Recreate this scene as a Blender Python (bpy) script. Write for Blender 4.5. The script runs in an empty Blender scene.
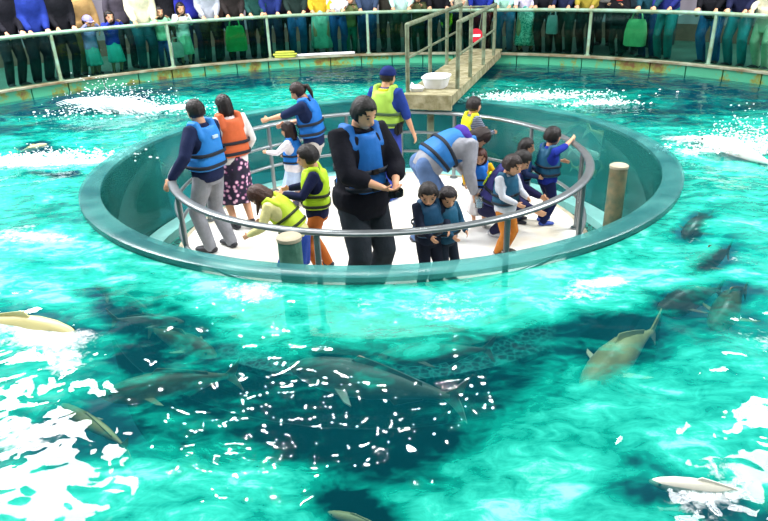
import bpy, bmesh, math, random
import numpy as np
from mathutils import Vector, Matrix, Euler, noise as mnoise
R = math.radians
V = Vector
random.seed(7)
rng = np.random.default_rng(7)
scn = bpy.context.scene
COL = scn.collection

# ------------------------------------------------------------------ camera
CAM_H = 2.85
FPX = 650.0
PITCH, ROLL = R(25), R(-2)
F_ = V((0, math.cos(PITCH), -math.sin(PITCH)))
U_ = V((0, math.sin(PITCH), math.cos(PITCH)))
R_ = V((1, 0, 0))
CX = math.cos(ROLL) * R_ + math.sin(ROLL) * U_
CY = -math.sin(ROLL) * R_ + math.cos(ROLL) * U_
cd = bpy.data.cameras.new('camera')
cam = bpy.data.objects.new('camera', cd)
COL.objects.link(cam)
cd.sensor_width = 36
cd.lens = FPX / 768 * 36
cd.clip_end = 100
cd.clip_start = 0.05
m = Matrix.Identity(4)
for i in range(3):
    m[i][0], m[i][1], m[i][2] = CX[i], CY[i], -F_[i]
m[2][3] = CAM_H
cam.matrix_world = m
scn.camera = cam


def P(px, py, z):
    """where a sight line meets the level z"""
    d = F_ + CX * ((px - 384) / FPX) - CY * ((py - 260.5) / FPX)
    return V((0, 0, CAM_H)) + d * ((z - CAM_H) / d.z)


def PR(px, py, dist):
    """point of a sight line at ground distance dist along y"""
    d = F_ + CX * ((px - 384) / FPX) - CY * ((py - 260.5) / FPX)
    return V((0, 0, CAM_H)) + d * (dist / d.y)


# ------------------------------------------------------------------ settings
scn.view_settings.view_transform = 'Standard'
scn.view_settings.look = 'None'
scn.view_settings.gamma = 1
scn.view_settings.exposure = 0.0
scn.cycles.max_bounces = 10
scn.cycles.diffuse_bounces = 3
scn.cycles.glossy_bounces = 3
scn.cycles.transparent_max_bounces = 16
scn.cycles.sample_clamp_indirect = 4

# ------------------------------------------------------------------ materials


def srgb(h):
    h = h.lstrip('#')
    o = []
    for i in (0, 2, 4):
        c = int(h[i:i + 2], 16) / 255
        o.append(c / 12.92 if c <= .04045 else ((c + .055) / 1.055) ** 2.4)
    return (o[0], o[1], o[2], 1)


class NT:
    def __init__(self, name):
        self.m = bpy.data.materials.new(name)
        self.m.use_nodes = True
        self.t = self.m.node_tree
        self.t.nodes.clear()
        self.out = self.n('ShaderNodeOutputMaterial')

    def n(self, typ, **kw):
        nd = self.t.nodes.new(typ)
        for k, v in kw.items():
            if k.startswith('i_'):
                key = k[2:]
                key = int(key) if key.isdigit() else key.replace('_', ' ')
                nd.inputs[key].default_value = v
            else:
                setattr(nd, k, v)
        return nd

    def l(self, a, b):
        self.t.links.new(a, b)

    def ramp(self, fac, stops):
        r = self.n('ShaderNodeValToRGB')
        els = r.color_ramp.elements
        while len(els) < len(stops):
            els.new(.5)
        for e, (p, c) in zip(els, stops):
            e.position = p
            e.color = c
        self.l(fac, r.inputs[0])
        return r.outputs[0]

    def noise(self, scale, detail=3, rough=.5, vec=None, dist=0):
        nd = self.n('ShaderNodeTexNoise', i_Scale=scale, i_Detail=detail, i_Roughness=rough, i_Distortion=dist)
        if vec is not None:
            self.l(vec, nd.inputs['Vector'])
        return nd.outputs['Fac']

    def obj(self):
        return self.n('ShaderNodeTexCoord').outputs['Object']


MATS = {}


def mat(name, col, rough=.75, var=.25, scale=12, bump=.15, bscale=60, metal=0, spec=.3, second=None, lo=.35, hi=.65, coat=0):
    """plain surface with a noise-broken colour and a fine bump"""
    if name in MATS:
        return MATS[name]
    t = NT(name)
    c = srgb(col) if isinstance(col, str) else col
    d = tuple(x * (1 - var) for x in c[:3]) + (1,)
    if second:
        d = srgb(second)
    v = t.obj()
    colr = t.ramp(t.noise(scale, 4, .6, v), [(lo, d), (hi, c)])
    b = t.n('ShaderNodeBsdfPrincipled', i_Roughness=rough, i_Metallic=metal)
    b.inputs['Specular IOR Level'].default_value = spec
    b.inputs['Coat Weight'].default_value = coat
    t.l(colr, b.inputs['Base Color'])
    if bump:
        bp = t.n('ShaderNodeBump', i_Strength=bump, i_Distance=.02)
        t.l(t.noise(bscale, 3, .6, v), bp.inputs['Height'])
        t.l(bp.outputs[0], b.inputs['Normal'])
    t.l(b.outputs[0], t.out.inputs[0])
    MATS[name] = t.m
    return t.m


def cloth(col, name=None):
    return mat(name or 'cloth_' + col.lstrip('#'), col, rough=.85, var=.22, scale=9, bump=.5, bscale=14, spec=.15)


SKIN = mat('skin', '#d9a27f', .55, .1, 20, .05, 90, spec=.35)
HAIR = {}


def hairmat(col):
    return mat('hair_' + col.lstrip('#'), col, .45, .45, 30, .5, 70, spec=.4)


def transp(name, tint, gloss=.06, rough=.03, diff=None, dfac=0.0, bump=0, ior=1.3):
    """clear sheet: tinted see-through with a fresnel sheen, a little body colour"""
    t = NT(name)
    tr = t.n('ShaderNodeBsdfTransparent')
    tr.inputs[0].default_value = tint
    base = tr.outputs[0]
    if diff:
        df = t.n('ShaderNodeBsdfDiffuse')
        df.inputs[0].default_value = diff
        mx = t.n('ShaderNodeMixShader', i_0=dfac)
        nz = t.n('ShaderNodeMath', operation='MULTIPLY', i_1=dfac * 2)
        t.l(t.noise(2.2, 4, .6, t.obj()), nz.inputs[0])
        t.l(nz.outputs[0], mx.inputs[0])
        t.l(base, mx.inputs[1])
        t.l(df.outputs[0], mx.inputs[2])
        base = mx.outputs[0]
    gl = t.n('ShaderNodeBsdfGlossy', i_Roughness=rough)
    fr = t.n('ShaderNodeFresnel', i_IOR=ior)
    mx = t.n('ShaderNodeMixShader')
    t.l(fr.outputs[0], mx.inputs[0])
    t.l(base, mx.inputs[1])
    t.l(gl.outputs[0], mx.inputs[2])
    t.l(mx.outputs[0], t.out.inputs[0])
    return t.m


# ------------------------------------------------------------------ object helpers


def link(name, me, m=None, parent=None, smooth=True):
    o = bpy.data.objects.new(name, me)
    COL.objects.link(o)
    if m is not None:
        me.materials.append(m)
    if parent is not None:
        o.parent = parent
    if smooth and len(me.polygons):
        me.polygons.foreach_set('use_smooth', [True] * len(me.polygons))
    return o


def build(name, bm, m=None, parent=None, smooth=True, autosmooth=None):
    bmesh.ops.recalc_face_normals(bm, faces=bm.faces)
    me = bpy.data.meshes.new(name)
    bm.to_mesh(me)
    bm.free()
    o = link(name, me, m, parent, smooth)
    if autosmooth:
        me.set_sharp_from_angle(angle=R(autosmooth))
    return o


def tag(o, label=None, cat=None, group=None, kind=None):
    if label:
        o['label'] = label
    if cat:
        o['category'] = cat
    if group:
        o['group'] = group
    if kind:
        o['kind'] = kind
    return o


def empty(name, loc=(0, 0, 0), rz=0):
    o = bpy.data.objects.new(name, None)
    o.empty_display_size = .1
    COL.objects.link(o)
    o.location = loc
    o.rotation_euler = (0, 0, rz)
    return o


def bake(bm, voxel, smooth=2, dec=None):
    """union of overlapping closed shells -> one continuous skin"""
    bmesh.ops.recalc_face_normals(bm, faces=bm.faces)
    me = bpy.data.meshes.new('tmp')
    bm.to_mesh(me)
    bm.free()
    o = bpy.data.objects.new('tmp', me)
    COL.objects.link(o)
    r = o.modifiers.new('r', 'REMESH')
    r.mode = 'VOXEL'
    r.voxel_size = voxel
    if smooth:
        s = o.modifiers.new('s', 'SMOOTH')
        s.factor = .5
        s.iterations = smooth
    dg = bpy.context.evaluated_depsgraph_get()
    res = bpy.data.meshes.new_from_object(o.evaluated_get(dg))
    bpy.data.objects.remove(o)
    bpy.data.meshes.remove(me)
    return res


def ring_verts(bm, c, ax, ay, rx, ry, n, sq=1.0):
    vs = []
    for i in range(n):
        a = 2 * math.pi * i / n
        ca, sa = math.cos(a), math.sin(a)
        if sq != 1.0:
            ca = math.copysign(abs(ca) ** sq, ca)
            sa = math.copysign(abs(sa) ** sq, sa)
        vs.append(bm.verts.new(c + ax * (rx * ca) + ay * (ry * sa)))
    return vs


def loft(bm, secs, n=16, sq=1.0):
    """secs: (centre, axis_x, axis_y, rx, ry)"""
    prev = None
    first = None
    for (c, ax, ay, rx, ry) in secs:
        cur = ring_verts(bm, c, ax, ay, rx, ry, n, sq)
        if prev:
            for i in range(n):
                bm.faces.new((prev[i], prev[(i + 1) % n], cur[(i + 1) % n], cur[i]))
        else:
            first = cur
        prev = cur
    bm.faces.new(first[::-1])
    bm.faces.new(prev)


def frame(d, ref=None):
    d = d.normalized()
    r = ref if ref is not None else (V((0, 0, 1)) if abs(d.z) < .9 else V((0, 1, 0)))
    x = r - d * r.dot(d)
    if x.length < 1e-5:
        x = V((1, 0, 0)) - d * d.x
    x.normalize()
    return x, d.cross(x)


def tube(bm, pts, rad, n=10, ref=None, round_ends=True, sq=1.0):
    """limb through pts; rad: number or (rx, ry) per point"""
    pts = [V(p) for p in pts]
    rad = [(r, r) if not isinstance(r, (tuple, list)) else r for r in rad]
    secs = []
    x = None
    for i, p in enumerate(pts):
        if i == 0:
            d = pts[1] - pts[0]
        elif i == len(pts) - 1:
            d = pts[-1] - pts[-2]
        else:
            d = (pts[i + 1] - p).normalized() + (p - pts[i - 1]).normalized()
        x, y = frame(d, ref if (ref is not None or x is None) else x)
        secs.append((p, x, y, rad[i][0], rad[i][1], d.normalized()))
    out = []
    if round_ends:
        p, x, y, rx, ry, d = secs[0]
        r = min(rx, ry)
        for f, s in ((.95, .3), (.75, .66), (.35, .93)):
            out.append((p - d * r * f, x, y, rx * s, ry * s))
    out += [s[:5] for s in secs]
    if round_ends:
        p, x, y, rx, ry, d = secs[-1]
        r = min(rx, ry)
        for f, s in ((.35, .93), (.75, .66), (.95, .3)):
            out.append((p + d * r * f, x, y, rx * s, ry * s))
    loft(bm, out, n, sq)


def ellipsoid(bm, c, r, rot=None, u=14, v=9):
    mt = Matrix.Translation(V(c)) @ (rot.to_4x4() if rot is not None else Matrix.Identity(4)) @ Matrix.Diagonal((r[0], r[1], r[2], 1))
    bmesh.ops.create_uvsphere(bm, u_segments=u, v_segments=v, radius=1, matrix=mt)


def box(bm, c, s, rot=None, bevel=0):
    mt = Matrix.Translation(V(c)) @ (rot.to_4x4() if rot is not None else Matrix.Identity(4)) @ Matrix.Diagonal((s[0], s[1], s[2], 1))
    g = bmesh.ops.create_cube(bm, size=1, matrix=mt)
    if bevel:
        es = list({e for v in g['verts'] for e in v.link_edges})
        bmesh.ops.bevel(bm, geom=es, offset=bevel, segments=2, affect='EDGES')


def beam(bm, a, b, w, h, up=V((0, 0, 1))):
    a, b = V(a), V(b)
    d = (b - a)
    y = d.normalized()
    x = y.cross(up).normalized()
    z = x.cross(y)
    rot = Matrix((x, y, z)).transposed()
    box(bm, (a + b) / 2, (w, d.length, h), rot)


def arc_tube(bm, cx, cy, r, z, a0, a1, rad, n=10, step=4, closed=False):
    """tube bent along a circle; angles in degrees from +y clockwise"""
    k = max(3, int(abs(a1 - a0) / step))
    rings = []
    for i in range(k if closed else k + 1):
        a = R(a0 + (a1 - a0) * i / k)
        rd = V((math.sin(a), math.cos(a), 0))
        c = V((cx, cy, z)) + rd * r
        rx, ry = rad if isinstance(rad, tuple) else (rad, rad)
        rings.append(ring_verts(bm, c, rd, V((0, 0, 1)), rx, ry, n))
    m_ = len(rings)
    for i in range(m_ if closed else m_ - 1):
        p, q = rings[i], rings[(i + 1) % m_]
        for j in range(n):
            bm.faces.new((p[j], p[(j + 1) % n], q[(j + 1) % n], q[j]))
    if not closed:
        bm.faces.new(rings[0][::-1])
        bm.faces.new(rings[-1])


def arc_prism(bm, cx, cy, prof, a0, a1, step=3, closed=False):
    """profile [(r, z), ...] swept about a vertical axis"""
    k = max(3, int(abs(a1 - a0) / step))
    rings = []
    for i in range(k if closed else k + 1):
        a = R(a0 + (a1 - a0) * i / k)
        rings.append([bm.verts.new((cx + r * math.sin(a), cy + r * math.cos(a), z)) for r, z in prof])
    n = len(prof)
    m_ = len(rings)
    for i in range(m_ if closed else m_ - 1):
        p, q = rings[i], rings[(i + 1) % m_]
        for j in range(n):
            bm.faces.new((p[j], p[(j + 1) % n], q[(j + 1) % n], q[j]))
    if not closed:
        bm.faces.new(rings[0][::-1])
        bm.faces.new(rings[-1])


def at_ang(cx, cy, r, deg, z=0):
    a = R(deg)
    return V((cx + r * math.sin(a), cy + r * math.cos(a), z))

# ------------------------------------------------------------------ the place
WC = (0.0, 6.87)          # middle of the well
PC = (-.32, 6.59)         # middle of the pool
RW_O, RW_I = 3.02, 2.84
RP = 7.2
ZW = .88                  # water level
ZD = 1.02                 # deck level
ZB = -1.25                # pool floor
M_BASIN = mat('painted_pool_floor', '#1f7f8c', .8, .3, .9, .1, 20, second='#0d4a5c', lo=.38, hi=.62)
M_BWALL = mat('pool_wall_paint', '#0d4468', .7, .35, 1.2, .1, 20)
bm = bmesh.new()
arc_prism(bm, PC[0], PC[1], [(.01, ZB), (RP + .2, ZB), (RP + .2, ZB - .1), (.01, ZB - .1)], 0, 360, 4, True)
tag(build('floor_pool', bm, M_BASIN, smooth=False), kind='structure')
bm = bmesh.new()
arc_prism(bm, PC[0], PC[1], [(RP, ZB), (RP, .835), (RP + .2, .835), (RP + .2, ZB)], 0, 360, 3, True)
tag(build('wall_pool', bm, M_BWALL, autosmooth=40), kind='structure')

# rim kerb: painted green steel lip with rust runs
t = NT('rusty_green_kerb')
v = t.obj()
c1 = t.ramp(t.noise(1.6, 5, .7, v), [(.5, srgb('#46a880')), (.56, srgb('#7d8a3a')), (.64, srgb('#6d4a22'))])
b = t.n('ShaderNodeBsdfPrincipled', i_Roughness=.5)
t.l(c1, b.inputs['Base Color'])
t.l(b.outputs[0], t.out.inputs[0])
M_KERB = t.m
M_KTOP = mat('kerb_cap', '#9aa08a', .6, .4, 3, .1, 30, second='#6d5a3c')
M_DECK = mat('wet_deck', '#4c6a60', .45, .4, 2, .1, 30)
kerb = empty('pool_kerb', (PC[0], PC[1], 0))
tag(kerb, 'rust-stained green steel kerb running round the rim of the pool', 'kerb')
NSEG = 44
for i in range(NSEG):
    a0 = -110 + i * 220 / NSEG
    bm = bmesh.new()
    arc_prism(bm, 0, 0, [(RP, .84), (RP, 1.045), (RP + .16, 1.045), (RP + .16, .84)], a0 + .08, a0 + 220 / NSEG - .08, 1.5)
    build('kerb_panel', bm, M_KERB, kerb, autosmooth=30)
bm = bmesh.new()
arc_prism(bm, 0, 0, [(RP - .05, 1.045), (RP - .05, 1.075), (RP + .22, 1.075), (RP + .22, 1.045)], -110, 110, 2)
build('kerb_cap', bm, M_KTOP, kerb, autosmooth=30)
bm = bmesh.new()
arc_prism(bm, PC[0], PC[1], [(RP + .16, ZD - .2), (RP + .16, ZD), (11.2, ZD), (11.2, ZD - .2)], 0, 360, 3, True)
tag(build('floor', bm, M_DECK, autosmooth=30), kind='structure')

# hall
t = NT('hall_wall')
v = t.obj()
sx = t.n('ShaderNodeSeparateXYZ')
t.l(v, sx.inputs[0])
ang = t.n('ShaderNodeMath', operation='ARCTAN2')
t.l(sx.outputs[0], ang.inputs[0])
t.l(sx.outputs[1], ang.inputs[1])
mu = t.n('ShaderNodeMath', operation='MULTIPLY', i_1=220.0)
t.l(ang.outputs[0], mu.inputs[0])
sn = t.n('ShaderNodeMath', operation='SINE')
t.l(mu.outputs[0], sn.inputs[0])
cr = t.ramp(t.noise(.6, 3, .5, v), [(.3, srgb('#716b76')), (.7, srgb('#868089'))])
b = t.n('ShaderNodeBsdfPrincipled', i_Roughness=.7)
t.l(cr, b.inputs['Base Color'])
bp = t.n('ShaderNodeBump', i_Strength=.3, i_Distance=.03)
t.l(sn.outputs[0], bp.inputs['Height'])
t.l(bp.outputs[0], b.inputs['Normal'])
t.l(b.outputs[0], t.out.inputs[0])
M_HALL = t.m
RH = 10.6
bm = bmesh.new()
arc_prism(bm, 0, 0, [(RH, ZD - .1), (RH, 7), (RH + .2, 7), (RH + .2, ZD - .1)], 0, 360, 4, True)
o = build('wall_back', bm, M_HALL, autosmooth=30)
o.location = (PC[0], PC[1], 0)
tag(o, kind='structure')
M_SKIRT = mat('brown_skirting', '#6a5148', .6, .3, 3)
bm = bmesh.new()
arc_prism(bm, PC[0], PC[1], [(RH - .06, ZD), (RH - .06, ZD + .34), (RH - .005, ZD + .34), (RH - .005, ZD)], -100, 100, 3)
tag(build('baseboard_back', bm, M_SKIRT, autosmooth=30), kind='structure')
bm = bmesh.new()
arc_prism(bm, PC[0], PC[1], [(.01, 7.0), (RH + .2, 7.0), (RH + .2, 7.15), (.01, 7.15)], 0, 360, 4, True)
tag(build('ceiling', bm, mat('dark_roof', '#37414a', .8, .3, .8), smooth=False), kind='structure')

# fence with glass panels
M_RAIL = mat('painted_steel_green', '#8fb5a0', .4, .25, 6, .05, 40, second='#7c8f6c', spec=.5)
M_GLASS = transp('tinted_glass', (.50, .80, .72, 1), rough=.02, ior=1.25)
fence = empty('glass_fence', (PC[0], PC[1], 0))
tag(fence, 'glass-panelled fence with pale green handrail in front of the onlookers', 'fence')
RF = RP + .1
POST = [-76, -61, -45.5, -29.5, -14.5, 1.2, 19.5, 35.5, 52.5, 68, 84]
bm = bmesh.new()
arc_tube(bm, 0, 0, RF, 1.86, POST[0], POST[-1], .034, 10, 2)
build('handrail', bm, M_RAIL, fence)
for i, a in enumerate(POST):
    bm = bmesh.new()
    p = at_ang(0, 0, RF, a)
    rd = p.normalized()
    sd = V((rd.y, -rd.x, 0))
    loft(bm, [(p + V((0, 0, z)), sd, rd, .026, .03) for z in (1.076, 1.85)], 12, .5)
    loft(bm, [(p + V((0, 0, z)), sd, rd, .05, .05) for z in (1.076, 1.09)], 12, .5)
    build('fence_post', bm, M_RAIL, fence, autosmooth=40)
    if i < len(POST) - 1:
        bm = bmesh.new()
        arc_prism(bm, 0, 0, [(RF - .006, 1.08), (RF - .006, 1.825), (RF + .006, 1.825), (RF + .006, 1.08)], a + .35, POST[i + 1] - .35, 2)
        build('glass_panel', bm, M_GLASS, fence, autosmooth=30)

# acrylic wall of the well
t = NT('acrylic')
tr = t.n('ShaderNodeBsdfTransparent')
tr.inputs[0].default_value = (.78, .96, .96, 1)
df = t.n('ShaderNodeBsdfDiffuse')
df.inputs[0].default_value = srgb('#3cb4ac'.replace(' ', ''))
mx = t.n('ShaderNodeMixShader', i_0=.3)
t.l(tr.outputs[0], mx.inputs[1])
t.l(df.outputs[0], mx.inputs[2])
gl = t.n('ShaderNodeBsdfGlossy', i_Roughness=.04)
fr = t.n('ShaderNodeFresnel', i_IOR=1.3)
m2 = t.n('ShaderNodeMixShader')
t.l(fr.outputs[0], m2.inputs[0])
t.l(mx.outputs[0], m2.inputs[1])
t.l(gl.outputs[0], m2.inputs[2])
t.l(m2.outputs[0], t.out.inputs[0])
M_ACR = t.m
M_ACRTOP = mat('acrylic_rim', '#5f8f92', .3, .2, 2, .05, 30, spec=.5)
well = empty('acrylic_well', (WC[0], WC[1], 0))
tag(well, 'round clear acrylic well wall standing in the middle of the pool', 'tank wall')
bm = bmesh.new()
arc_prism(bm, 0, 0, [(RW_I, -.5), (RW_I, .90), (RW_O, .90), (RW_O, ZB)], 0, 360, 2.5, True)
build('acrylic_wall', bm, M_ACR, well, autosmooth=30)
t = NT('acrylic_cap')
tr = t.n('ShaderNodeBsdfTransparent')
tr.inputs[0].default_value = (.6, .9, .9, 1)
pb = t.n('ShaderNodeBsdfPrincipled', i_Roughness=.25)
cc = t.ramp(t.noise(2.5, 3, .5, t.obj()), [(.35, srgb('#2c7476')), (.65, srgb('#5aa8a2'))])
t.l(cc, pb.inputs['Base Color'])
mx = t.n('ShaderNodeMixShader', i_0=.5)
t.l(tr.outputs[0], mx.inputs[1])
t.l(pb.outputs[0], mx.inputs[2])
t.l(mx.outputs[0], t.out.inputs[0])
bm = bmesh.new()
arc_prism(bm, 0, 0, [(RW_I - .004, .90), (RW_I - .004, .935), (RW_I + .02, .945), (RW_O - .02, .945), (RW_O + .004, .935), (RW_O + .004, .90)], 0, 360, 2.5, True)
build('well_rim', bm, t.m, well, autosmooth=40)

bm = bmesh.new()
arc_prism(bm, 0, 0, [(RW_O - .15, ZB), (RW_O - .15, -.32), (RW_O + .012, -.32), (RW_O + .012, ZB)], 0, 360, 2.5, True)
build('well_foot', bm, mat('well_foot_paint', '#0f5f66', .7, .35, 1.5, .1, 20), well, autosmooth=40)
# bottom of the well: pale ledge, net, platform
M_LEDGE = mat('pale_ledge', '#9fe3dc', .6, .2, 3, .1, 20)
bm = bmesh.new()
arc_prism(bm, WC[0], WC[1], [(2.6, -.3), (2.6, -.1), (RW_I - .01, -.1), (RW_I - .01, -.3)], -112, 112, 3)
o = build('well_ledge', bm, M_LEDGE, autosmooth=30)
tag(o, 'pale curved ledge along the foot of the acrylic well wall', 'ledge')
t = NT('dark_net')
v = t.obj()
w1 = t.n('ShaderNodeTexVoronoi', i_Scale=16.0, feature='DISTANCE_TO_EDGE')
t.l(v, w1.inputs['Vector'])
cr = t.ramp(w1.outputs['Distance'], [(.04, srgb('#39a596')), (.14, srgb('#0d3d3a'))])
b = t.n('ShaderNodeBsdfPrincipled', i_Roughness=.35)
t.l(cr, b.inputs['Base Color'])
t.l(b.outputs[0], t.out.inputs[0])
bm = bmesh.new()
arc_prism(bm, WC[0], WC[1], [(.02, -.26), (.02, -.2), (2.595, -.2), (2.595, -.26)], 0, 360, 4, True)
tag(build('safety_net', bm, t.m, autosmooth=30), 'dark green netting in the gap between platform and well wall', 'net')

M_PLAT = mat('white_platform_paint', '#f1f0ec', .55, .1, 1.3, .08, 40, second='#e6dcc8', lo=.4, hi=.6)
M_PEDGE = mat('platform_edge', '#c9bca2', .7, .3, 5)
plat = empty('platform', (WC[0], WC[1], 0))
tag(plat, 'round white viewing platform sunk inside the acrylic well', 'platform')
bm = bmesh.new()
arc_prism(bm, 0, 0, [(.01, -.05), (.01, 0), (2.24, 0), (2.24, -.05)], 0, 360, 3, True)
build('platform_top', bm, M_PLAT, plat, autosmooth=30)
bm = bmesh.new()
arc_prism(bm, 0, 0, [(2.24, -.16), (2.24, .004), (2.29, .004), (2.29, -.16)], 0, 360, 3, True)
build('edge_band', bm, M_PEDGE, plat, autosmooth=30)
bm = bmesh.new()
for a in range(0, 360, 45):
    beam(bm, (0, 0, -.11), at_ang(0, 0, 2.2, a, -.11), .08, .12)
build('frame', bm, M_PEDGE, plat, smooth=False)

M_STEEL = mat('rail_steel', '#8d9496', .3, .2, 8, .03, 50, metal=.6, spec=.5)
rail = empty('platform_railing', (WC[0], WC[1], 0))
tag(rail, 'round grey steel tube railing fencing the people on the platform', 'railing')
RR = 2.18
for z, r_, nm in ((.9, (.045, .024), 'handrail'), (.62, (.02, .02), 'middle_rail'), (.35, (.02, .02), 'lower_rail')):
    bm = bmesh.new()
    arc_tube(bm, 0, 0, RR, z, *((0, 360) if z > .8 else ((-118, 40) if z > .5 else (0, 360))), r_, 12, 3, closed=(z > .8 or z < .5))
    build(nm, bm, M_STEEL, rail)
for a in (-152 - 14, -118, -75, -42, -12, 8, 28, 60, 92, 120, 152):
    bm = bmesh.new()
    p = at_ang(0, 0, RR, a)
    tube(bm, [p + V((0, 0, .004)), p + V((0, 0, .89))], [.026, .026], 12, round_ends=False)
    tube(bm, [p + V((0, 0, .004)), p + V((0, 0, .016))], [.055, .055], 12, round_ends=False)
    build('railing_post', bm, M_STEEL, rail, autosmooth=40)

# guide piles
M_PILE = mat('weathered_pile', '#8d8263', .7, .4, 6, .3, 25, second='#4f6a57')
M_PILET = mat('pile_top', '#b5ab92', .7, .2, 10)
for nm, a, r_, lab in (('guide_pile', 100, 2.49, 'weathered round pile standing right of the platform by the boy in blue'),
                       ('guide_pile', -163.6, 2.49, 'greenish round pile standing in front of the railing by the bending girl')):
    ex = 0 if a > 0 else .15
    p = at_ang(WC[0], WC[1], r_, a, -.225)
    o = empty(nm, p)
    tag(o, lab, 'pile', 'guide piles of the platform')
    bm = bmesh.new()
    tube(bm, [(0, 0, .03), (0, 0, 1.035 + ex)], [.092, .09], 20, round_ends=False)
    build('shaft', bm, M_PILE if a > 0 else mat('green_pile', '#5f8a78', .6, .4, 6, .3, 25, second='#3c6a58'), o, autosmooth=40)
    bm = bmesh.new()
    tube(bm, [(0, 0, 1.035 + ex), (0, 0, 1.06 + ex), (0, 0, 1.07 + ex)], [.096, .096, .08], 20, round_ends=False)
    build('cap', bm, M_PILET, o, autosmooth=40)

# gangway from the rim
M_WOOD = mat('weathered_planks', '#a8a284', .8, .45, 7, .4, 40, second='#75704c')
M_GRAIL = mat('gangway_rail', '#7c8a72', .5, .35, 8, .1, 30, second='#5c5f46')
NL, NR = P(405, 96, 1.12), P(450, 96, 1.12)
FL, FR = P(461, 56, 1.12), P(493, 56, 1.12)
dirL = ((FL + FR) / 2 - (NL + NR) / 2).normalized()
rad_end = None
gang = empty('gangway', ((NL + NR) / 2).xy.to_3d())
tag(gang, 'narrow plank gangway with steel handrails reaching from the rim to the platform', 'gangway')
o0 = gang.location
c0 = (NL + NR) / 2 - o0
c0.z = 1.09
dd = V((dirL.x, dirL.y, 0)).normalized()
ln = 0
while ((o0 + c0 + dd * ln).xy - V(PC)).length < RP + .18:
    ln += .02
lb = ln - .28
ss = V((dd.y, -dd.x, 0))
hw = .345
npl = 26
bm = bmesh.new()
for i in range(npl):
    q = c0 + dd * (ln * (i + .5) / npl)
    rot = Matrix((ss, dd, V((0, 0, 1)))).transposed()
    box(bm, q + V((0, 0, .03)), (hw * 2, ln / npl - .012, .035), rot)
build('planking', bm, M_WOOD, gang, smooth=False)
for s in (-1, 1):
    bm = bmesh.new()
    beam(bm, c0 + ss * s * (hw - .03) - V((0, 0, .04)), c0 + ss * s * (hw - .03) + dd * lb - V((0, 0, .04)), .07, .10)
    build('side_beam', bm, M_WOOD, gang, smooth=False)
bm = bmesh.new()
beam(bm, c0 - ss * hw - V((0, 0, .045)) - dd * .03, c0 + ss * hw - V((0, 0, .045)) - dd * .03, .06, .2)
build('end_beam', bm, M_WOOD, gang, smooth=False)
for s in (-1, 1):
    for k, fr_ in enumerate((.03, .30, .55, .79)):
        q = c0 + ss * s * (hw - .03) + dd * ln * fr_
        if s == 1 and k == 0:
            fr_ = .10
            q = c0 + ss * s * (hw - .03) + dd * ln * fr_
        bm = bmesh.new()
        tube(bm, [q + V((0, 0, -.05)), q + V((0, 0, .93))], [.03, .03], 10, round_ends=False)
        build('handrail_post', bm, M_GRAIL, gang, autosmooth=40)
    f0 = .03 if s < 0 else .10
    for z, r_, nm in ((.93, .032, 'handrail'), (.5, .018, 'middle_rail')):
        bm = bmesh.new()
        a = c0 + ss * s * (hw - .03) + V((0, 0, z))
        tube(bm, [a + dd * ln * f0, a + dd * ln * .80], [r_, r_], 10)
        build(nm, bm, M_GRAIL, gang)
bm = bmesh.new()
q = c0 + dd * .18
tube(bm, [V((q.x, q.y, -.095)), V((q.x, q.y, .92))], [.05, .05], 14, round_ends=False)
bm2 = bmesh.new()
q2 = V((q.x, q.y, .90))
tube(bm2, [q2, q2 + V((0, 0, .1))], [.06, .13], 14, round_ends=False)
build('support_column', bm, M_GRAIL, gang, autosmooth=40)
build('column_head', bm2, M_GRAIL, gang, autosmooth=40)
# tub on the gangway
tb = o0 + c0 + dd * .62 - ss * .02
tub = empty('tub', (tb.x, tb.y, 1.139), math.atan2(-dd.x, dd.y))
tag(tub, 'white plastic tub standing on the end of the gangway planks', 'tub')
M_PL = mat('white_plastic', '#e8eaee', .35, .06, 8, .03, 40, spec=.5)
bm = bmesh.new()
X, Y = V((1, 0, 0)), V((0, 1, 0))
Z = V((0, 0, 1))
loft(bm, [(Z * z, X, Y, a, b_) for z, a, b_ in ((0, .15, .20), (.14, .185, .245), (.14, .165, .225), (.03, .13, .18))], 24, .55)
build('tub_body', bm, M_PL, tub, autosmooth=40)
bm = bmesh.new()
k = 40
prev = []
pts = []
for i in range(k):
    a = 2 * math.pi * i / k
    ca, sa = math.cos(a), math.sin(a)
    pts.append(V((.185 * math.copysign(abs(ca) ** .55, ca), .245 * math.copysign(abs(sa) ** .55, sa), .142)))
for i in range(k):
    tube(bm, [pts[i], pts[(i + 1) % k]], [.012, .012], 6)
build('tub_lip', bm, M_PL, tub)
# white lidded scoop tray beside it
st = o0 + c0 + dd * .3 - ss * .24
tray = empty('tray', (st.x, st.y, 1.139), math.atan2(-dd.x, dd.y) + .5)
tag(tray, 'small low white tray lying beside the tub on the planks', 'tray')
bm = bmesh.new()
loft(bm, [(Z * z, X, Y, a, b_) for z, a, b_ in ((0, .08, .14), (.05, .10, .17), (.05, .09, .155), (.012, .07, .12))], 20, .5)
build('tray_body', bm, M_PL, tray, autosmooth=40)
bm = bmesh.new()
tube(bm, [(0, .17, .045), (0, .23, .05)], [.02, .02], 8)
build('tray_grip', bm, M_PL, tray)

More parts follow.
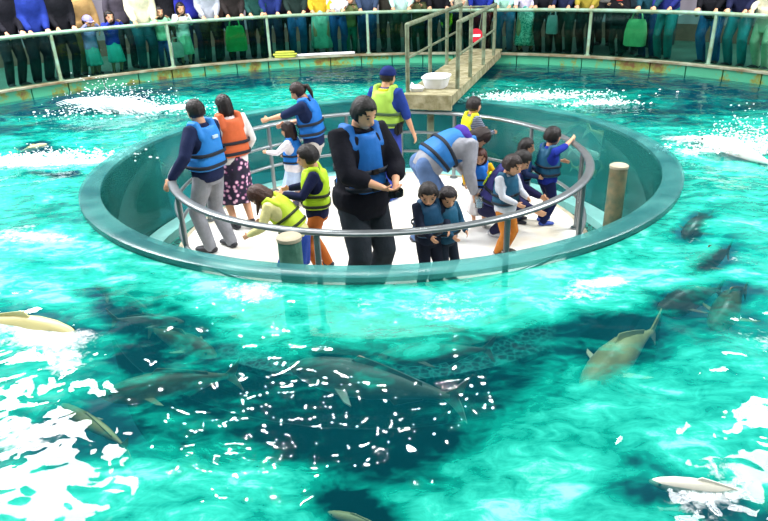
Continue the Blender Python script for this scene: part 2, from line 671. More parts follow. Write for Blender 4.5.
# no-entry sign on the gangway gate
gp = o0 + c0 + dd * ln * .93
sign = empty('no_entry_sign', (gp.x - .14, gp.y, 1.42), 0)
tag(sign, 'round red no-entry sign with white bar hanging at the gangway gate', 'sign')
M_RED = mat('sign_red', '#c8283a', .4, .08, 10, 0)
M_WHT = mat('sign_white', '#f2f2f2', .4, .04, 10, 0)
bm = bmesh.new()
tube(bm, [(0, .006, .0), (0, -.006, 0)], [.13, .13], 32, round_ends=False)
build('sign_disc', bm, M_RED, sign, autosmooth=40)
bm = bmesh.new()
box(bm, (0, -.008, 0), (.17, .006, .045))
build('white_bar', bm, M_WHT, sign, smooth=False)
bm = bmesh.new()
for s in (-1, 1):
    tube(bm, [(s * .06, .004, .1), (s * .12, .01, .5)], [.006, .006], 6)
tube(bm, [(-.34, .01, .52), (.34, .01, .52)], [.018, .018], 8)
build('hanger', bm, M_GRAIL, sign)

# hose, pipe and things on the deck
M_HOSE = mat('yellow_green_hose', '#b6c04a', .45, .2, 10)
p = at_ang(PC[0], PC[1], RP + .01, -12.2, 1.078)
hose = empty('hose_coil', p, 0)
tag(hose, 'yellow-green hose coiled on the kerb left of the gangway', 'hose')
bm = bmesh.new()
for k in range(3):
    arc_tube(bm, 0, 0, .20 + .03 * math.sin(k * 2), .022 + .042 * k, 0, 360, .021, 8, 12, closed=True)
bm.transform(Matrix.Diagonal((1, .2, 1, 1)))
build('hose_loop', bm, M_HOSE, hose)
pipe = None
bm = bmesh.new()
arc_tube(bm, PC[0], PC[1], RP + .02, 1.105, -10.5, -1, .028, 10, 1)
tag(build('pipe', bm, M_PL), 'white plastic pipe lying along the kerb top beside the hose coil', 'pipe')

cart = empty('cart', at_ang(PC[0], PC[1], RP + 1.25, 40.5, ZD), R(-40))
tag(cart, 'dark cart with a white table top among the onlookers right of the gangway', 'cart')
bm = bmesh.new()
box(bm, (0, 0, .40), (.95, .45, .56), bevel=.03)
build('cart_body', bm, mat('cart_body', '#1e2f33', .5, .3, 6), cart, autosmooth=40)
bm = bmesh.new()
box(bm, (0, 0, .70), (1.15, .55, .035), bevel=.012)
build('table_top', bm, M_PL, cart, autosmooth=40)
for sx_ in (-.4, .4):
    for sy_ in (-.17, .17):
        bm = bmesh.new()
        tube(bm, [(sx_ - .02, sy_, .065), (sx_ + .02, sy_, .065)], [.06, .06], 16, ref=V((0, 0, 1)), round_ends=False)
        tube(bm, [(sx_, sy_, .065), (sx_, sy_, .14)], [.015, .015], 8)
        build('caster', bm, mat('rubber', '#151515', .7), cart, autosmooth=40)
wb = at_ang(PC[0], PC[1], RH - .01, 48.5, 1.58)
wbox = empty('junction_box', wb, R(-48.5))
tag(wbox, 'small dark grey box mounted on the pale wall at far right', 'box')
bm = bmesh.new()
box(bm, (0, -.07, 0), (.36, .12, .34), bevel=.015)
build('box_body', bm, mat('box_grey', '#4b5157', .5), wbox, autosmooth=40)
bm = bmesh.new()
box(bm, (0, -.135, 0), (.30, .012, .28), bevel=.004)
build('box_door', bm, mat('box_grey2', '#5c636a', .5), wbox, autosmooth=40)

# ------------------------------------------------------------------ water
SUR = [('long grey-backed fish in the dark water at centre, nose to the left', (290, 366), (462, 402), 'grey', 1.0, .04, .06),
       ('grey fish with bluish belly just right of the long grey-backed one', (378, 357), (492, 347), 'grey', .95, -.04, .06),
       ('pale yellow-olive fish diving towards lower left, right of the dark water', (582, 386), (660, 330), 'pale', 1.25, .05, .05),
       ('grey-brown fish left of the olive one with raised tail', (658, 310), (724, 289), 'brown', 1.3, .04, .07),
       ('olive-brown fish with its tail bent up to the right', (711, 326), (754, 289), 'olive', 1.3, .10, .07),
       ('brownish fish below the rim of the well at right, near the top of its trio', (684, 236), (714, 217), 'brown', 1.3, .04, .07),
       ('brownish fish midway between the small brown one and the grey-brown one', (686, 270), (728, 249), 'brown', 1.3, -.04, .07),
       ('brown-olive fish lying level in the left foreground', (100, 396), (238, 376), 'olive', 1.05, .04, .05),
       ('olive fish with pale nose right of the white froth at left', (216, 356), (150, 325), 'olive', .9, .05, .05),
       ('dark slim fish near the left rim with froth on its back', (92, 282), (152, 314), 'brown', .6, .04, .09),
       ('faint grey fish under the slim dark one at left', (184, 322), (112, 318), 'grey', .7, .04, .12),
       ('white ribbed fish at the bottom right corner breaking the surface', (649, 481), (770, 502), 'white', .85, .03, .0),
       ('pale yellow fish at lower left under the level brown one', (62, 404), (125, 452), 'pale', .7, .06, .14),
       ('pale fish in the white froth at the left edge', (78, 336), (-30, 318), 'pale', .9, .04, .03),
       ('pale fish leaping through the splash at the right edge', (700, 138), (775, 166), 'white', .8, .04, -.05),
       ('small pale fish at the surface by the left splash', (47, 144), (18, 152), 'pale', .9, .04, .0),
       ('dark grey fish below the left splash', (28, 174), (66, 180), 'grey', .8, .05, .10),
       ('pale olive fish at the bottom edge of the photo', (328, 512), (385, 530), 'pale', .9, .05, .08)]
FISH_AT = [(r_[1], r_[2]) for r_ in SUR]


def lerp(a, b, k):
    return a + (b - a) * k


NA, NRr = 560, 104
aa = np.linspace(0, 2 * np.pi, NA, endpoint=False)
rr = np.linspace(0, 1, NRr)
A, B_ = np.meshgrid(aa, rr, indexing='ij')
xi = WC[0] + RW_O * np.sin(A)
yi = WC[1] + RW_O * np.cos(A)
xo = PC[0] + (RP - .005) * np.sin(A)
yo = PC[1] + (RP - .005) * np.cos(A)
WX = xi + (xo - xi) * B_
WY = yi + (yo - yi) * B_


def fbm(x, y, f, seed, octv=4):
    g = np.random.default_rng(seed)
    out = np.zeros_like(x)
    amp = 1
    tot = 0
    for k in range(octv):
        for _ in range(3):
            th = g.uniform(0, 6.28)
            ph = g.uniform(0, 6.28)
            fx = f * g.uniform(.7, 1.4)
            ph2 = g.uniform(0, 6.28)
            out += amp * np.sin(fx * (x * np.cos(th) + y * np.sin(th)) + ph + 1.3 * np.sin(fx * .6 * (x * np.sin(th) - y * np.cos(th)) + ph2))
            tot += amp
        amp *= .55
        f *= 1.9
    return out / tot * 2


edge = np.clip(np.minimum(B_ * 12, (1 - B_) * 12), 0, 1)
WZ = ZW + edge * (.020 * fbm(WX, WY, 2.2, 3) + .007 * fbm(WX, WY, 9, 5, 3))
foam_light = np.zeros_like(WX)
milk_shade = np.full_like(WX, .58)
# froth and milky water, with caustic light and dark shade painted in: (px, py, rx, ry, turn, amount)
WARPX = WX + .18 * fbm(WX, WY, 3.0, 21)
WARPY = WY + .18 * fbm(WX, WY, 3.0, 22)


def blob(arr, px, py, rx, ry, rot, amt):
    c = P(px, py, ZW)
    dx, dy = WARPX - c.x, WARPY - c.y
    ca, sa = math.cos(R(rot)), math.sin(R(rot))
    u, w = (dx * ca + dy * sa) / rx, (-dx * sa + dy * ca) / ry
    arr += amt * np.exp(-(u * u + w * w))


for b_ in [(130, 112, .9, .3, 10, .5), (300, 300, .5, .12, 0, .25), (225, 282, .4, .15, 0, .3), (440, 305, .4, .12, 0, .28), (520, 288, .4, .12, 0, .25), (60, 240, .6, .2, 0, .25), (660, 262, .4, .15, 0, .28), (110, 258, .5, .15, 0, .25), (640, 300, .3, .15, 0, .25), (720, 230, .5, .15, 0, .25), (20, 420, .3, .2, 0, .3), (560, 300, .2, .1, 0, .3), (175, 108, .5, .2, 0, .4), (40, 160, 1.2, .28, 5, .85), (15, 232, .9, .3, 0, .35), (35, 340, .42, .2, 0, .7), (20, 470, .5, .45, 0, .25),
           (530, 97, 1.1, .25, 0, .6), (600, 105, .5, .15, 0, .5), (745, 148, .75, .28, -10, .9), (690, 140, .6, .12, 0, .35), (440, 92, .6, .12, 0, .4),
           (600, 285, .16, .1, 0, .7), (530, 300, .4, .15, 0, .18), (360, 315, .10, .25, 0, .35), (700, 480, .35, .16, 20, .5), (755, 270, .4, .2, 0, .3), (760, 330, .3, .2, 0, .45), (640, 410, .3, .1, 30, .25), (590, 425, .25, .08, 30, .25), (350, 92, .5, .1, 0, .3),
           (330, 95, .4, .1, 0, .3), (250, 290, .5, .15, 0, .2), (470, 290, .5, .15, 0, .25), (150, 270, .5, .2, 0, .2), (700, 250, .7, .3, 0, .15)]:
    blob(foam_light, *b_)  # faint amounts stand in for pale caustic streaks
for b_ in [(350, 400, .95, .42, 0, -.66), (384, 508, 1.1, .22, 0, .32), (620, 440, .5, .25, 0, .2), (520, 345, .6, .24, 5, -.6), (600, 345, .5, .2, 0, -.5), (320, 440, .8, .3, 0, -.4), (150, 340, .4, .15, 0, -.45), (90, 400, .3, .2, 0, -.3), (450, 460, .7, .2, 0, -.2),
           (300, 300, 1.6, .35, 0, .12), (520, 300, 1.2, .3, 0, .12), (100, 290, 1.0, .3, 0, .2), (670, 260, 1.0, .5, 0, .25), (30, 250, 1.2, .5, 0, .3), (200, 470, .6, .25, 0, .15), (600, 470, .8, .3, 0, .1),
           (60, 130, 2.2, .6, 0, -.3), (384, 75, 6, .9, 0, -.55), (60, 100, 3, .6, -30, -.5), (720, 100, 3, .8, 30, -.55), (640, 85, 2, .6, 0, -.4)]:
    blob(milk_shade, *b_)  # negative amounts paint the shaded foreground and dim outer water

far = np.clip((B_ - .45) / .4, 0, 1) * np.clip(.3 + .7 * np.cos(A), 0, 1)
milk_shade -= .95 * far  # dark reflection along the far rim painted into the water tone
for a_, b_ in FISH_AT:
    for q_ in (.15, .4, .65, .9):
        blob(milk_shade, lerp(a_[0], b_[0], q_), lerp(a_[1], b_[1], q_), .17, .11, 0, -.5)
foam_light = np.clip(foam_light * (1 + .6 * fbm(WX, WY, 5, 31)), 0, 1.2)
milk_shade = np.clip(milk_shade, 0, 1)
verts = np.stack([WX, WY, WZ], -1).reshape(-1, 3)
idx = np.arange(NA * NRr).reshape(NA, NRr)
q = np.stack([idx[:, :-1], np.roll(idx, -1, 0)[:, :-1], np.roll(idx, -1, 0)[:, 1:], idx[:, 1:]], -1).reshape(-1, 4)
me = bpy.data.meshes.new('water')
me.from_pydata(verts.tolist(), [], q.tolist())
for nm, arr in (('foam_light', foam_light), ('milk_shade', milk_shade)):
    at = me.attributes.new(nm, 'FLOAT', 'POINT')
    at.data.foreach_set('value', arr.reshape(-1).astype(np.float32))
t = NT('pool_water')
v = t.obj()
af = t.n('ShaderNodeAttribute', attribute_name='foam_light').outputs['Fac']
am = t.n('ShaderNodeAttribute', attribute_name='milk_shade').outputs['Fac']


def math_(op, a, b=None, c=None):
    nd = t.n('ShaderNodeMath', operation=op)
    for i, x in enumerate((a, b, c)):
        if x is None:
            continue
        if isinstance(x, (int, float)):
            nd.inputs[i].default_value = x
        else:
            t.l(x, nd.inputs[i])
    return nd.outputs[0]


# body of the water: milkiness, with light and shade painted into its tone
mp = t.n('ShaderNodeMapping')
mp.inputs['Scale'].default_value = (1, 1.7, 1)
t.l(v, mp.inputs[0])
n1 = t.noise(1.5, 6, .62, mp.outputs[0], 1.2)
n2 = t.noise(7, 5, .65, mp.outputs[0], .8)
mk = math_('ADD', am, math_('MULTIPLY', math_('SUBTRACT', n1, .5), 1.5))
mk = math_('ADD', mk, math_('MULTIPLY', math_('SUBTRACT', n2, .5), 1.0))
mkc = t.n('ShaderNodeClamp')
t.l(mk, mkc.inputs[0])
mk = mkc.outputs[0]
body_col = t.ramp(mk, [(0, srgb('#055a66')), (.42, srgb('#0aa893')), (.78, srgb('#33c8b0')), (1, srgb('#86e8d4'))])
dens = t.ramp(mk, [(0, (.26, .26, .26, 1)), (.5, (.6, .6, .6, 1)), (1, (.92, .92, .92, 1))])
df = t.n('ShaderNodeBsdfDiffuse')
t.l(body_col, df.inputs[0])
tr = t.n('ShaderNodeBsdfTransparent')
tr.inputs[0].default_value = (.78, .97, .95, 1)
s1 = t.n('ShaderNodeMixShader')
t.l(dens, s1.inputs[0])
t.l(tr.outputs[0], s1.inputs[1])
t.l(df.outputs[0], s1.inputs[2])
# reflecting skin
h1 = t.noise(2.6, 1, .4, mp.outputs[0], .5)
h2 = t.noise(10, 0, .5, v, .9)
hh = math_('ADD', math_('MULTIPLY', h1, 1.0), math_('MULTIPLY', h2, .22))
bp = t.n('ShaderNodeBump', i_Strength=.22, i_Distance=.08)
t.l(hh, bp.inputs['Height'])
gl = t.n('ShaderNodeBsdfGlossy', i_Roughness=.022)
t.l(bp.outputs[0], gl.inputs['Normal'])
fr = t.n('ShaderNodeFresnel', i_IOR=1.33)
t.l(bp.outputs[0], fr.inputs['Normal'])
s2 = t.n('ShaderNodeMixShader')
t.l(fr.outputs[0], s2.inputs[0])
t.l(s1.outputs[0], s2.inputs[1])
t.l(gl.outputs[0], s2.inputs[2])
# froth and painted caustic streaks
nf = t.noise(26, 6, .7, v, .5)
nf2 = t.noise(5, 4, .6, mp.outputs[0], 1.0)
fm = math_('ADD', af, math_('MULTIPLY', math_('SUBTRACT', math_('ADD', math_('MULTIPLY', nf, .6), math_('MULTIPLY', nf2, .4)), .5), 1.6))
fmr = t.ramp(fm, [(.42, (0, 0, 0, 1)), (.85, (1, 1, 1, 1))])
fd = t.n('ShaderNodeBsdfDiffuse')
fd.inputs[0].default_value = (.86, .93, .93, 1)
s3 = t.n('ShaderNodeMixShader')
t.l(fmr, s3.inputs[0])
t.l(s2.outputs[0], s3.inputs[1])
t.l(fd.outputs[0], s3.inputs[2])
t.l(s3.outputs[0], t.out.inputs[0])
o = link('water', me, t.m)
tag(o, 'rippled turquoise pool water with painted light streaks around the acrylic well', 'water', kind='stuff')

# ------------------------------------------------------------------ people


def lerp(a, b, k):
    return a + (b - a) * k


def ik(S, T, a, b, pole):
    d = T - S
    L = max(1e-4, d.length)
    mx_ = (a + b) * .995
    if L > mx_:
        T = S + d * (mx_ / L)
        d = T - S
        L = mx_
    L2 = max(L, abs(a - b) + .01)
    dn = d.normalized()
    pl = pole - dn * pole.dot(dn)
    if pl.length < 1e-4:
        pl = V((0, 0, -1)) - dn * dn.z * -1
    pl.normalize()
    ca = (a * a + L2 * L2 - b * b) / (2 * a * L2)
    ca = max(-1, min(1, ca))
    return S + dn * (a * ca) + pl * (a * math.sqrt(1 - ca * ca)), T


class Body:
    """one posed figure; faces local +Y"""

    def __init__(s, h, k, pose, fat=1.0):
        s.h, s.k = h, k
        hh = lerp(.133, .185, k)
        s.hh = hh * h
        leg = lerp(.515, .45, k)
        shz = 1 - hh - .035
        s.hip0 = pose.get('hip', leg) * h
        bend, side, tw = R(pose.get('bend', 0)), R(pose.get('side', 0)), R(pose.get('twist', 0))
        base = V((0, 0, s.hip0)) + V(pose.get('pelvis', (0, 0, 0))) * h
        L = (shz - leg) * h
        N = 10
        s.sp = []
        p = base - V((0, 0, .035 * h))
        prev = None
        for i in range(N + 1):
            t = i / N
            th = bend * min(1, .45 + .75 * t)
            d = V((math.sin(side * t), math.sin(th), math.cos(th))).normalized()
            x = V((math.cos(tw * t), math.sin(tw * t), 0))
            x = (x - d * x.dot(d)).normalized()
            if prev is not None:
                p = p + d * ((L + .035 * h) / N)
            s.sp.append((p.copy(), x, d.cross(x) * 1.0, d))
            prev = t
        s.fat = fat
        s.base = base
        top, tx, ty, td = s.sp[-1]
        s.shx = lerp(.106, .112, k) * h * (.5 + .5 * fat)
        s.sho = {}
        for sd in (-1, 1):
            s.sho[sd] = top + tx * (sd * s.shx) - td * (.012 * h)
        s.ua, s.fa = .172 * h * lerp(1, .93, k), .148 * h * lerp(1, .93, k)
        s.elb, s.wri, s.pn = {}, {}, {}
        for sd, key in ((-1, 'L'), (1, 'R')):
            a = pose.get('arm' + key, (sd * .05, .03, -.31))
            if a[0] == 'w':
                T = s.inv @ V(a[1]) if hasattr(s, 'inv') else pose['inv'] @ V(a[1])
            else:
                T = s.sho[sd] + V(a) * h
            pole = V(pose.get('pole' + key, (sd * .5, -.7, -.4)))
            e, w = ik(s.sho[sd], T, s.ua, s.fa, pole)
            s.elb[sd], s.wri[sd] = e, w
            s.pn[sd] = V(pose.get('palm' + key, (-sd, 0, -.25)))
        s.hipj, s.kne, s.ank = {}, {}, {}
        th_, sh_ = (leg - .035) * h * .515, (leg - .035) * h * .50
        for sd, key in ((-1, 'L'), (1, 'R')):
            hj = base + V((sd * .052 * h * fat, 0, -.01 * h))
            f = V(pose.get('foot' + key, (sd * .06, 0, 0))) * h
            T = f + V((0, -.02 * h, .047 * h))
            kp = V(pose.get('knee' + key, (sd * .15, 1, 0)))
            kn, an = ik(hj, T, th_, sh_, kp)
            s.hipj[sd], s.kne[sd], s.ank[sd] = hj, kn, an
        s.fdir = {sd: (Matrix.Rotation(R(-sd * pose.get('toe', 12)), 3, 'Z') @ V((0, 1, 0))) for sd in (-1, 1)}
        # head
        hp, hy, hr = R(pose.get('head', 5)), R(pose.get('look', 0)), R(pose.get('roll', 0))
        s.nb = top
        nd = V((0, math.sin(hp * .5 + bend * .45), math.cos(hp * .5 + bend * .45)))
        s.ht = top + (td * .6 + nd * .4).normalized() * (.045 * h)
        s.hr = Matrix.Rotation(hy, 3, 'Z') @ Matrix.Rotation(-hp, 3, 'X') @ Matrix.Rotation(hr, 3, 'Y')
        s.hw = s.hh * lerp(.345, .40, k)
        s.hd = s.hh * lerp(.43, .46, k)
        s.hc = s.ht + s.hr @ V((0, .018 * h, s.hh * .42))

    # torso cross-sections  t: 0 crotch .. 1 shoulder
    TP = [(0, .070, .060), (.10, .092, .068), (.2, .096, .068), (.42, .083, .057), (.62, .094, .064), (.78, .102, .066), (.9, .098, .058), (1.0, .062, .044)]

    def sec(s, t, gx=0.0, gy=0.0, mx=1.0):
        f = max(0, min(1, t)) * 10
        i = min(9, int(f))
        u = f - i
        p = s.sp[i][0].lerp(s.sp[i + 1][0], u)
        x = s.sp[i][1].lerp(s.sp[i + 1][1], u).normalized()
        d = s.sp[i][3].lerp(s.sp[i + 1][3], u).normalized()
        if t < 0:
            p = p + d * (t * .3 * s.h)
        if t > 1:
            p = p + d * ((t - 1) * .3 * s.h)
        y = d.cross(x)
        for a, b in zip(s.TP[:-1], s.TP[1:]):
            if a[0] <= t <= b[0]:
                q = (t - a[0]) / (b[0] - a[0])
                rx, ry = lerp(a[1], b[1], q), lerp(a[2], b[2], q)
                break
        else:
            rx, ry = s.TP[0][1:] if t < 0 else s.TP[-1][1:]
        kk = lerp(1, 1.05, s.k) * s.fat
        return (p, x, y, (rx * kk * mx + gx) * s.h, (ry * kk * lerp(1, 1.12, s.k) + gy) * s.h)

    def torso(s, bm, t0, t1, gx, gy, n=20, mx=1.0, sq=.85):
        k = max(3, int((t1 - t0) * 12))
        loft(bm, [s.sec(lerp(t0, t1, i / k), gx, gy, mx) for i in range(k + 1)], n, sq)

    def hand(s, bm, sd, curl):
        h = s.h * lerp(1, .92, s.k)
        w = s.wri[sd]
        d = (w - s.elb[sd]).normalized()
        pn = s.pn[sd] - d * s.pn[sd].dot(d)
        if pn.length < .05:
            pn = frame(d)[0]
        pn.normalize()                    # palm faces this way
        side = d.cross(pn)                # across the palm
        tubepts = [w - d * .004 * h, w + d * .022 * h, w + d * .05 * h]
        tube(bm, tubepts, [(.0095 * h, .013 * h), (.0095 * h, .021 * h), (.0085 * h, .022 * h)], 12, ref=pn)
        # thumb side: towards the front / inside
        ts = 1 if side.dot(V((-sd * .3, 1, .4))) > 0 else -1
        for j, (off, ln) in enumerate(((.0165, .041), (.0055, .046), (-.0055, .043), (-.0165, .034))):
            p = w + d * .05 * h + side * (ts * off * h)
            dirv = d.copy()
            pts = [p - d * .012 * h, p]
            for q in range(3):
                ang = curl * (.5 + .35 * q) * (1 + .08 * j)
                dirv = (d * math.cos(ang) + pn * math.sin(ang))
                pts.append(pts[-1] + dirv * (ln * h * (.42, .32, .26)[q]))
            tube(bm, pts, [.0052 * h, .0052 * h, .005 * h, .0047 * h, .0042 * h], 8)
        tb_ = w + d * .014 * h + side * (ts * .016 * h)
        pts = [tb_ - side * ts * .006 * h, tb_ + (side * ts * .8 + d * .7).normalized() * .018 * h]
        pts.append(pts[-1] + (d * .8 + pn * .7 + side * ts * .15).normalized() * .017 * h)
        pts.append(pts[-1] + (d * .6 + pn * .9 - side * ts * .2).normalized() * .013 * h)
        tube(bm, pts, [.0075 * h, .0065 * h, .0056 * h, .0048 * h], 8)

    def skin(s, curl):
        bm = bmesh.new()
        h = s.h
        s.torso(bm, 0, 1.0, 0, 0)
        top, tx, ty, td = s.sp[-1]
        tube(bm, [top - td * .03 * h, top + td * .012 * h, s.ht, s.hc], [.045 * h, .036 * h, .031 * h * lerp(1, 1.05, s.k), .031 * h], 14)
        for sd in (-1, 1):
            S, E, W = s.sho[sd], s.elb[sd], s.wri[sd]
            tube(bm, [s.sec(.92)[0].lerp(S, .55), S, S.lerp(E, .45), E, E.lerp(W, .3), W, W + (W - E).normalized() * .012 * h],
                 [.036 * h, .033 * h, .028 * h, .0225 * h, .0235 * h, .0145 * h, .0135 * h], 12)
            s.hand(bm, sd, curl[sd])
            H, K, A_ = s.hipj[sd], s.kne[sd], s.ank[sd]
            tube(bm, [H + V((0, 0, .03 * h)), H.lerp(K, .25), K, K.lerp(A_, .3), A_],
                 [.052 * h, .05 * h, .033 * h, .034 * h, .021 * h], 14)
            fd = s.fdir[sd]
            A2 = A_ + V((0, 0, -.022 * h))
            tube(bm, [A_, A2 - fd * .022 * h, ], [.022 * h, .02 * h], 10)
            tube(bm, [A2 - fd * .025 * h, A2 + fd * .05 * h, A2 + fd * .095 * h - V((0, 0, .006 * h))],
                 [(.018 * h, .02 * h), (.017 * h, .026 * h), (.012 * h, .022 * h)], 12, ref=V((0, 0, 1)))
        # head
        M_ = s.hr
        ax, ay, az = M_ @ V((1, 0, 0)), M_ @ V((0, 1, 0)), M_ @ V((0, 0, 1))
        hw, hd, hh = s.hw, s.hd, s.hh
        secs = []
        for z, wx, wy, yo in ((-.47, .25, .22, .42), (-.43, .45, .42, .30), (-.35, .66, .66, .18), (-.2, .84, .86, .08), (0, .96, .98, 0),
                              (.15, 1, 1.0, -.03), (.3, .93, .93, -.05), (.42, .72, .72, -.06), (.49, .4, .4, -.06), (.515, .12, .12, -.06)):
            secs.append((s.hc + az * (z * hh) + ay * (yo * hd), ax, ay, wx * hw, wy * hd))
        loft(bm, secs, 20)
        nz = s.hc + ay * (hd * .97)
        tube(bm, [nz + az * (.04 * hh), nz - az * (.06 * hh) + ay * (.06 * hd), nz - az * (.12 * hh) + ay * (.12 * hd)], [.05 * hh * .8, .055 * hh, .068 * hh], 10)
        for sd in (-1, 1):
            ellipsoid(bm, s.hc + ax * (sd * hw * 1.0) - az * (.02 * hh) - ay * (.08 * hd), (.035 * hh, .09 * hh, .15 * hh), M_, 12, 8)
            # lips and chin mass
        ellipsoid(bm, s.hc + ay * (hd * .93) - az * (.235 * hh), (.13 * hh, .05 * hh, .045 * hh), M_, 12, 8)
        return bm


def shade_patch(o):
    return o


def person(label, loc, heading, h, k=0, pose=None, top=None, sleeve=1.0, bottom=None, kind='trousers', vest=None, hair=('short', '#17120f'),
           shoes='#2a2a30', group=None, fat=1.0, cap=None, hood=None, collar=None, face=True, curl=(.6, .6), fine=True, belt='#1c2430', hem=.04,
           loose=0.0, vest_patch=None, name='person', tuck=None, vest_w=1.0):
    pose = dict(pose or {})
    root = empty(name, loc, heading)
    tag(root, label, 'person', group)
    Mw = Matrix.Translation(V(loc)) @ Matrix.Rotation(heading, 4, 'Z')
    pose['inv'] = Mw.inverted()
    s = Body(h, k, pose, fat)
    vx = (.0052 if fine else .0075) * h
    bodym = bake(s.skin({-1: curl[0], 1: curl[1]}), vx, 1)
    link('body', bodym, SKIN, root)
    cv = (.0075 if fine else .011) * h
    # trousers / skirt
    bc = cloth(bottom) if isinstance(bottom, str) else bottom
    bm = bmesh.new()
    if kind in ('trousers', 'shorts'):
        s.torso(bm, -.04, .34, .010 + loose * .3, .010 + loose * .3)
        for sd in (-1, 1):
            H, K, A_ = s.hipj[sd], s.kne[sd], s.ank[sd]
            if kind == 'trousers':
                e = A_ + V((0, 0, -.004 * h))
                tube(bm, [H + V((0, 0, .02 * h)), H.lerp(K, .3), K, K.lerp(A_, .45), e],
                     [(.060 + loose) * h, (.058 + loose) * h, (.044 + loose) * h, (.043 + loose) * h, (.036 + loose) * h], 16)
            else:
                tube(bm, [H + V((0, 0, .02 * h)), H.lerp(K, .4), H.lerp(K, .95)], [(.060 + loose) * h, (.06 + loose) * h, (.055 + loose) * h], 16)
        link(kind, bake(bm, cv, 3), bc, root)
    elif kind in ('skirt', 'long_skirt'):
        kn = (s.kne[-1] + s.kne[1]) / 2
        an = (s.ank[-1] + s.ank[1]) / 2
        lo = kn.lerp(an, .25 if kind == 'skirt' else .75)
        c0_, x0, y0, rx, ry = s.sec(.34, .012, .012)
        c1_, x1, y1, rx1, ry1 = s.sec(.1, .016, .02)
        secs = [(c0_, x0, y0, rx, ry), (c1_, x1, y1, rx1, ry1)]
        n = 48
        rings = []
        hem_c = V((lo.x, lo.y, lo.z))
        for i in range(9):
            q = i / 8
            if i == 0:
                c, ax, ay, a, b = c0_, x0, y0, rx, ry
            else:
                c = c1_.lerp(hem_c, (i - 1) / 7)
                ax, ay = V((1, 0, 0)), V((0, 1, 0))
                a, b = lerp(rx1, .135 * h, (i - 1) / 7), lerp(ry1, .125 * h, (i - 1) / 7)
            vs = []
            for j in range(n):
                an_ = 2 * math.pi * j / n
                rip = 1 + .07 * q * math.sin(9 * an_ + 1.3 * q)
                vs.append(bm.verts.new(c + ax * (a * rip * math.cos(an_)) + ay * (b * rip * math.sin(an_))))
            rings.append(vs)
        for p_, q_ in zip(rings[:-1], rings[1:]):
            for j in range(n):
                bm.faces.new((p_[j], p_[(j + 1) % n], q_[(j + 1) % n], q_[j]))
        bm.faces.new(rings[0][::-1])
        sk = build('skirt', bm, bc, root)
        md = sk.modifiers.new('thick', 'SOLIDIFY')
        md.thickness = .004
    # top
    tc = cloth(top) if isinstance(top, str) else top
    g = .011 + loose
    bm = bmesh.new()
    s.torso(bm, hem, 1.0, g + .004, g + .002)
    if hem < 0:
        s.torso(bm, hem, .30, g + .02, g + .018)
    tpt, tx, ty, td = s.sp[-1]
    tube(bm, [tpt - td * .05 * h, tpt + td * .004 * h], [.062 * h, .044 * h], 16)
    for sd in (-1, 1):
        S, E, W = s.sho[sd], s.elb[sd], s.wri[sd]
        pts = [s.sec(.92)[0].lerp(S, .55), S, S.lerp(E, .5), E, E.lerp(W, .4), E.lerp(W, .94)]
        rd = [.046 + loose, .044 + loose, .039 + loose, .034 + loose, .032 + loose, .025 + loose * .7]
        if sleeve < 1:
            nkeep = 3 if sleeve < .5 else (4 if sleeve < .7 else 5)
            pts, rd = pts[:nkeep], rd[:nkeep]
        tube(bm, pts, [r_ * h for r_ in rd], 14)
    tm = bake(bm, cv, 3)
    link('top', tm, tc, root)
    if collar:
        bm = bmesh.new()
        n_ = 20
        ring = [tpt + td * (.012 * h) + tx * (.046 * h * math.cos(2 * math.pi * i / n_)) + ty * (.044 * h * math.sin(2 * math.pi * i / n_)) for i in range(n_)]
        for i in range(n_):
            tube(bm, [ring[i], ring[(i + 1) % n_]], [.013 * h, .013 * h], 8)
        link('collar', bake(bm, .006 * h, 3), cloth(collar), root)
    if hood:
        bm = bmesh.new()
        bk = -ty if ty.dot(V((0, 1, 0))) > 0 else ty
        c = tpt - td * .015 * h + bk * (.055 * h)
        ellipsoid(bm, c, (.085 * h, .052 * h, .06 * h), None, 20, 12)
        for sd in (-1, 1):
            tube(bm, [c + tx * sd * .06 * h, tpt + tx * sd * .062 * h + td * .02 * h, tpt + tx * sd * .03 * h - bk * .05 * h], [.036 * h, .030 * h, .02 * h], 12)
        link('hood', bake(bm, .008 * h, 3), cloth(hood), root)
    # life vest
    if vest:
        vm = mat('vest_' + vest.lstrip('#'), vest, .6, .12, 5, .25, 22, spec=.3)
        gv = g + .022
        bm = bmesh.new()
        secs = []
        for t_, mx_ in ((.26, 1.0), (.30, 1.03), (.45, 1.08), (.6, 1.0), (.7, .86), (.8, .76), (.9, .72), (.97, .74), (1.02, .8)):
            gg = gv - (.012 if t_ in (.26,) else 0) - (.006 if t_ > 1 else 0)
            secs.append(s.sec(t_, gg * (.9 if t_ < .6 else .4), gg + (.006 if t_ > .9 else 0), mx_ * vest_w))
        loft(bm, secs, 24, .7)
        for sd in (-1, 1):
            c = tpt + tx * sd * s.shx * .62
            tube(bm, [c - td * .05 * h + ty * .055 * h, c + td * .028 * h + ty * .02 * h, c + td * .028 * h - ty * .02 * h, c - td * .05 * h - ty * .055 * h], [.026 * h] * 4, 12)
        vo = link('life_vest', bake(bm, cv * .9, 2), vm, root)
        bcol = mat('webbing_' + belt.lstrip('#'), belt, .7, .1, 10, .1)
        for t_ in (.34, .56):
            mx_ = vest_w * (1.06 if t_ < .5 else 1.05)
            c, x, y, rx, ry = s.sec(t_, gv * .9 + .004, gv + .004, mx_)
            bm = bmesh.new()
            d = x.cross(y)
            secs = []
            rg = []
            for zz, rr_ in ((-.011, 1.0), (-.011, 1.03), (.011, 1.03), (.011, 1.0)):
                rg.append(ring_verts(bm, c + d * (zz * h), x, y, rx * rr_, ry * rr_, 28, .7))
            for i in range(4):
                p_, q_ = rg[i], rg[(i + 1) % 4]
                for j in range(28):
                    bm.faces.new((p_[j], p_[(j + 1) % 28], q_[(j + 1) % 28], q_[j]))
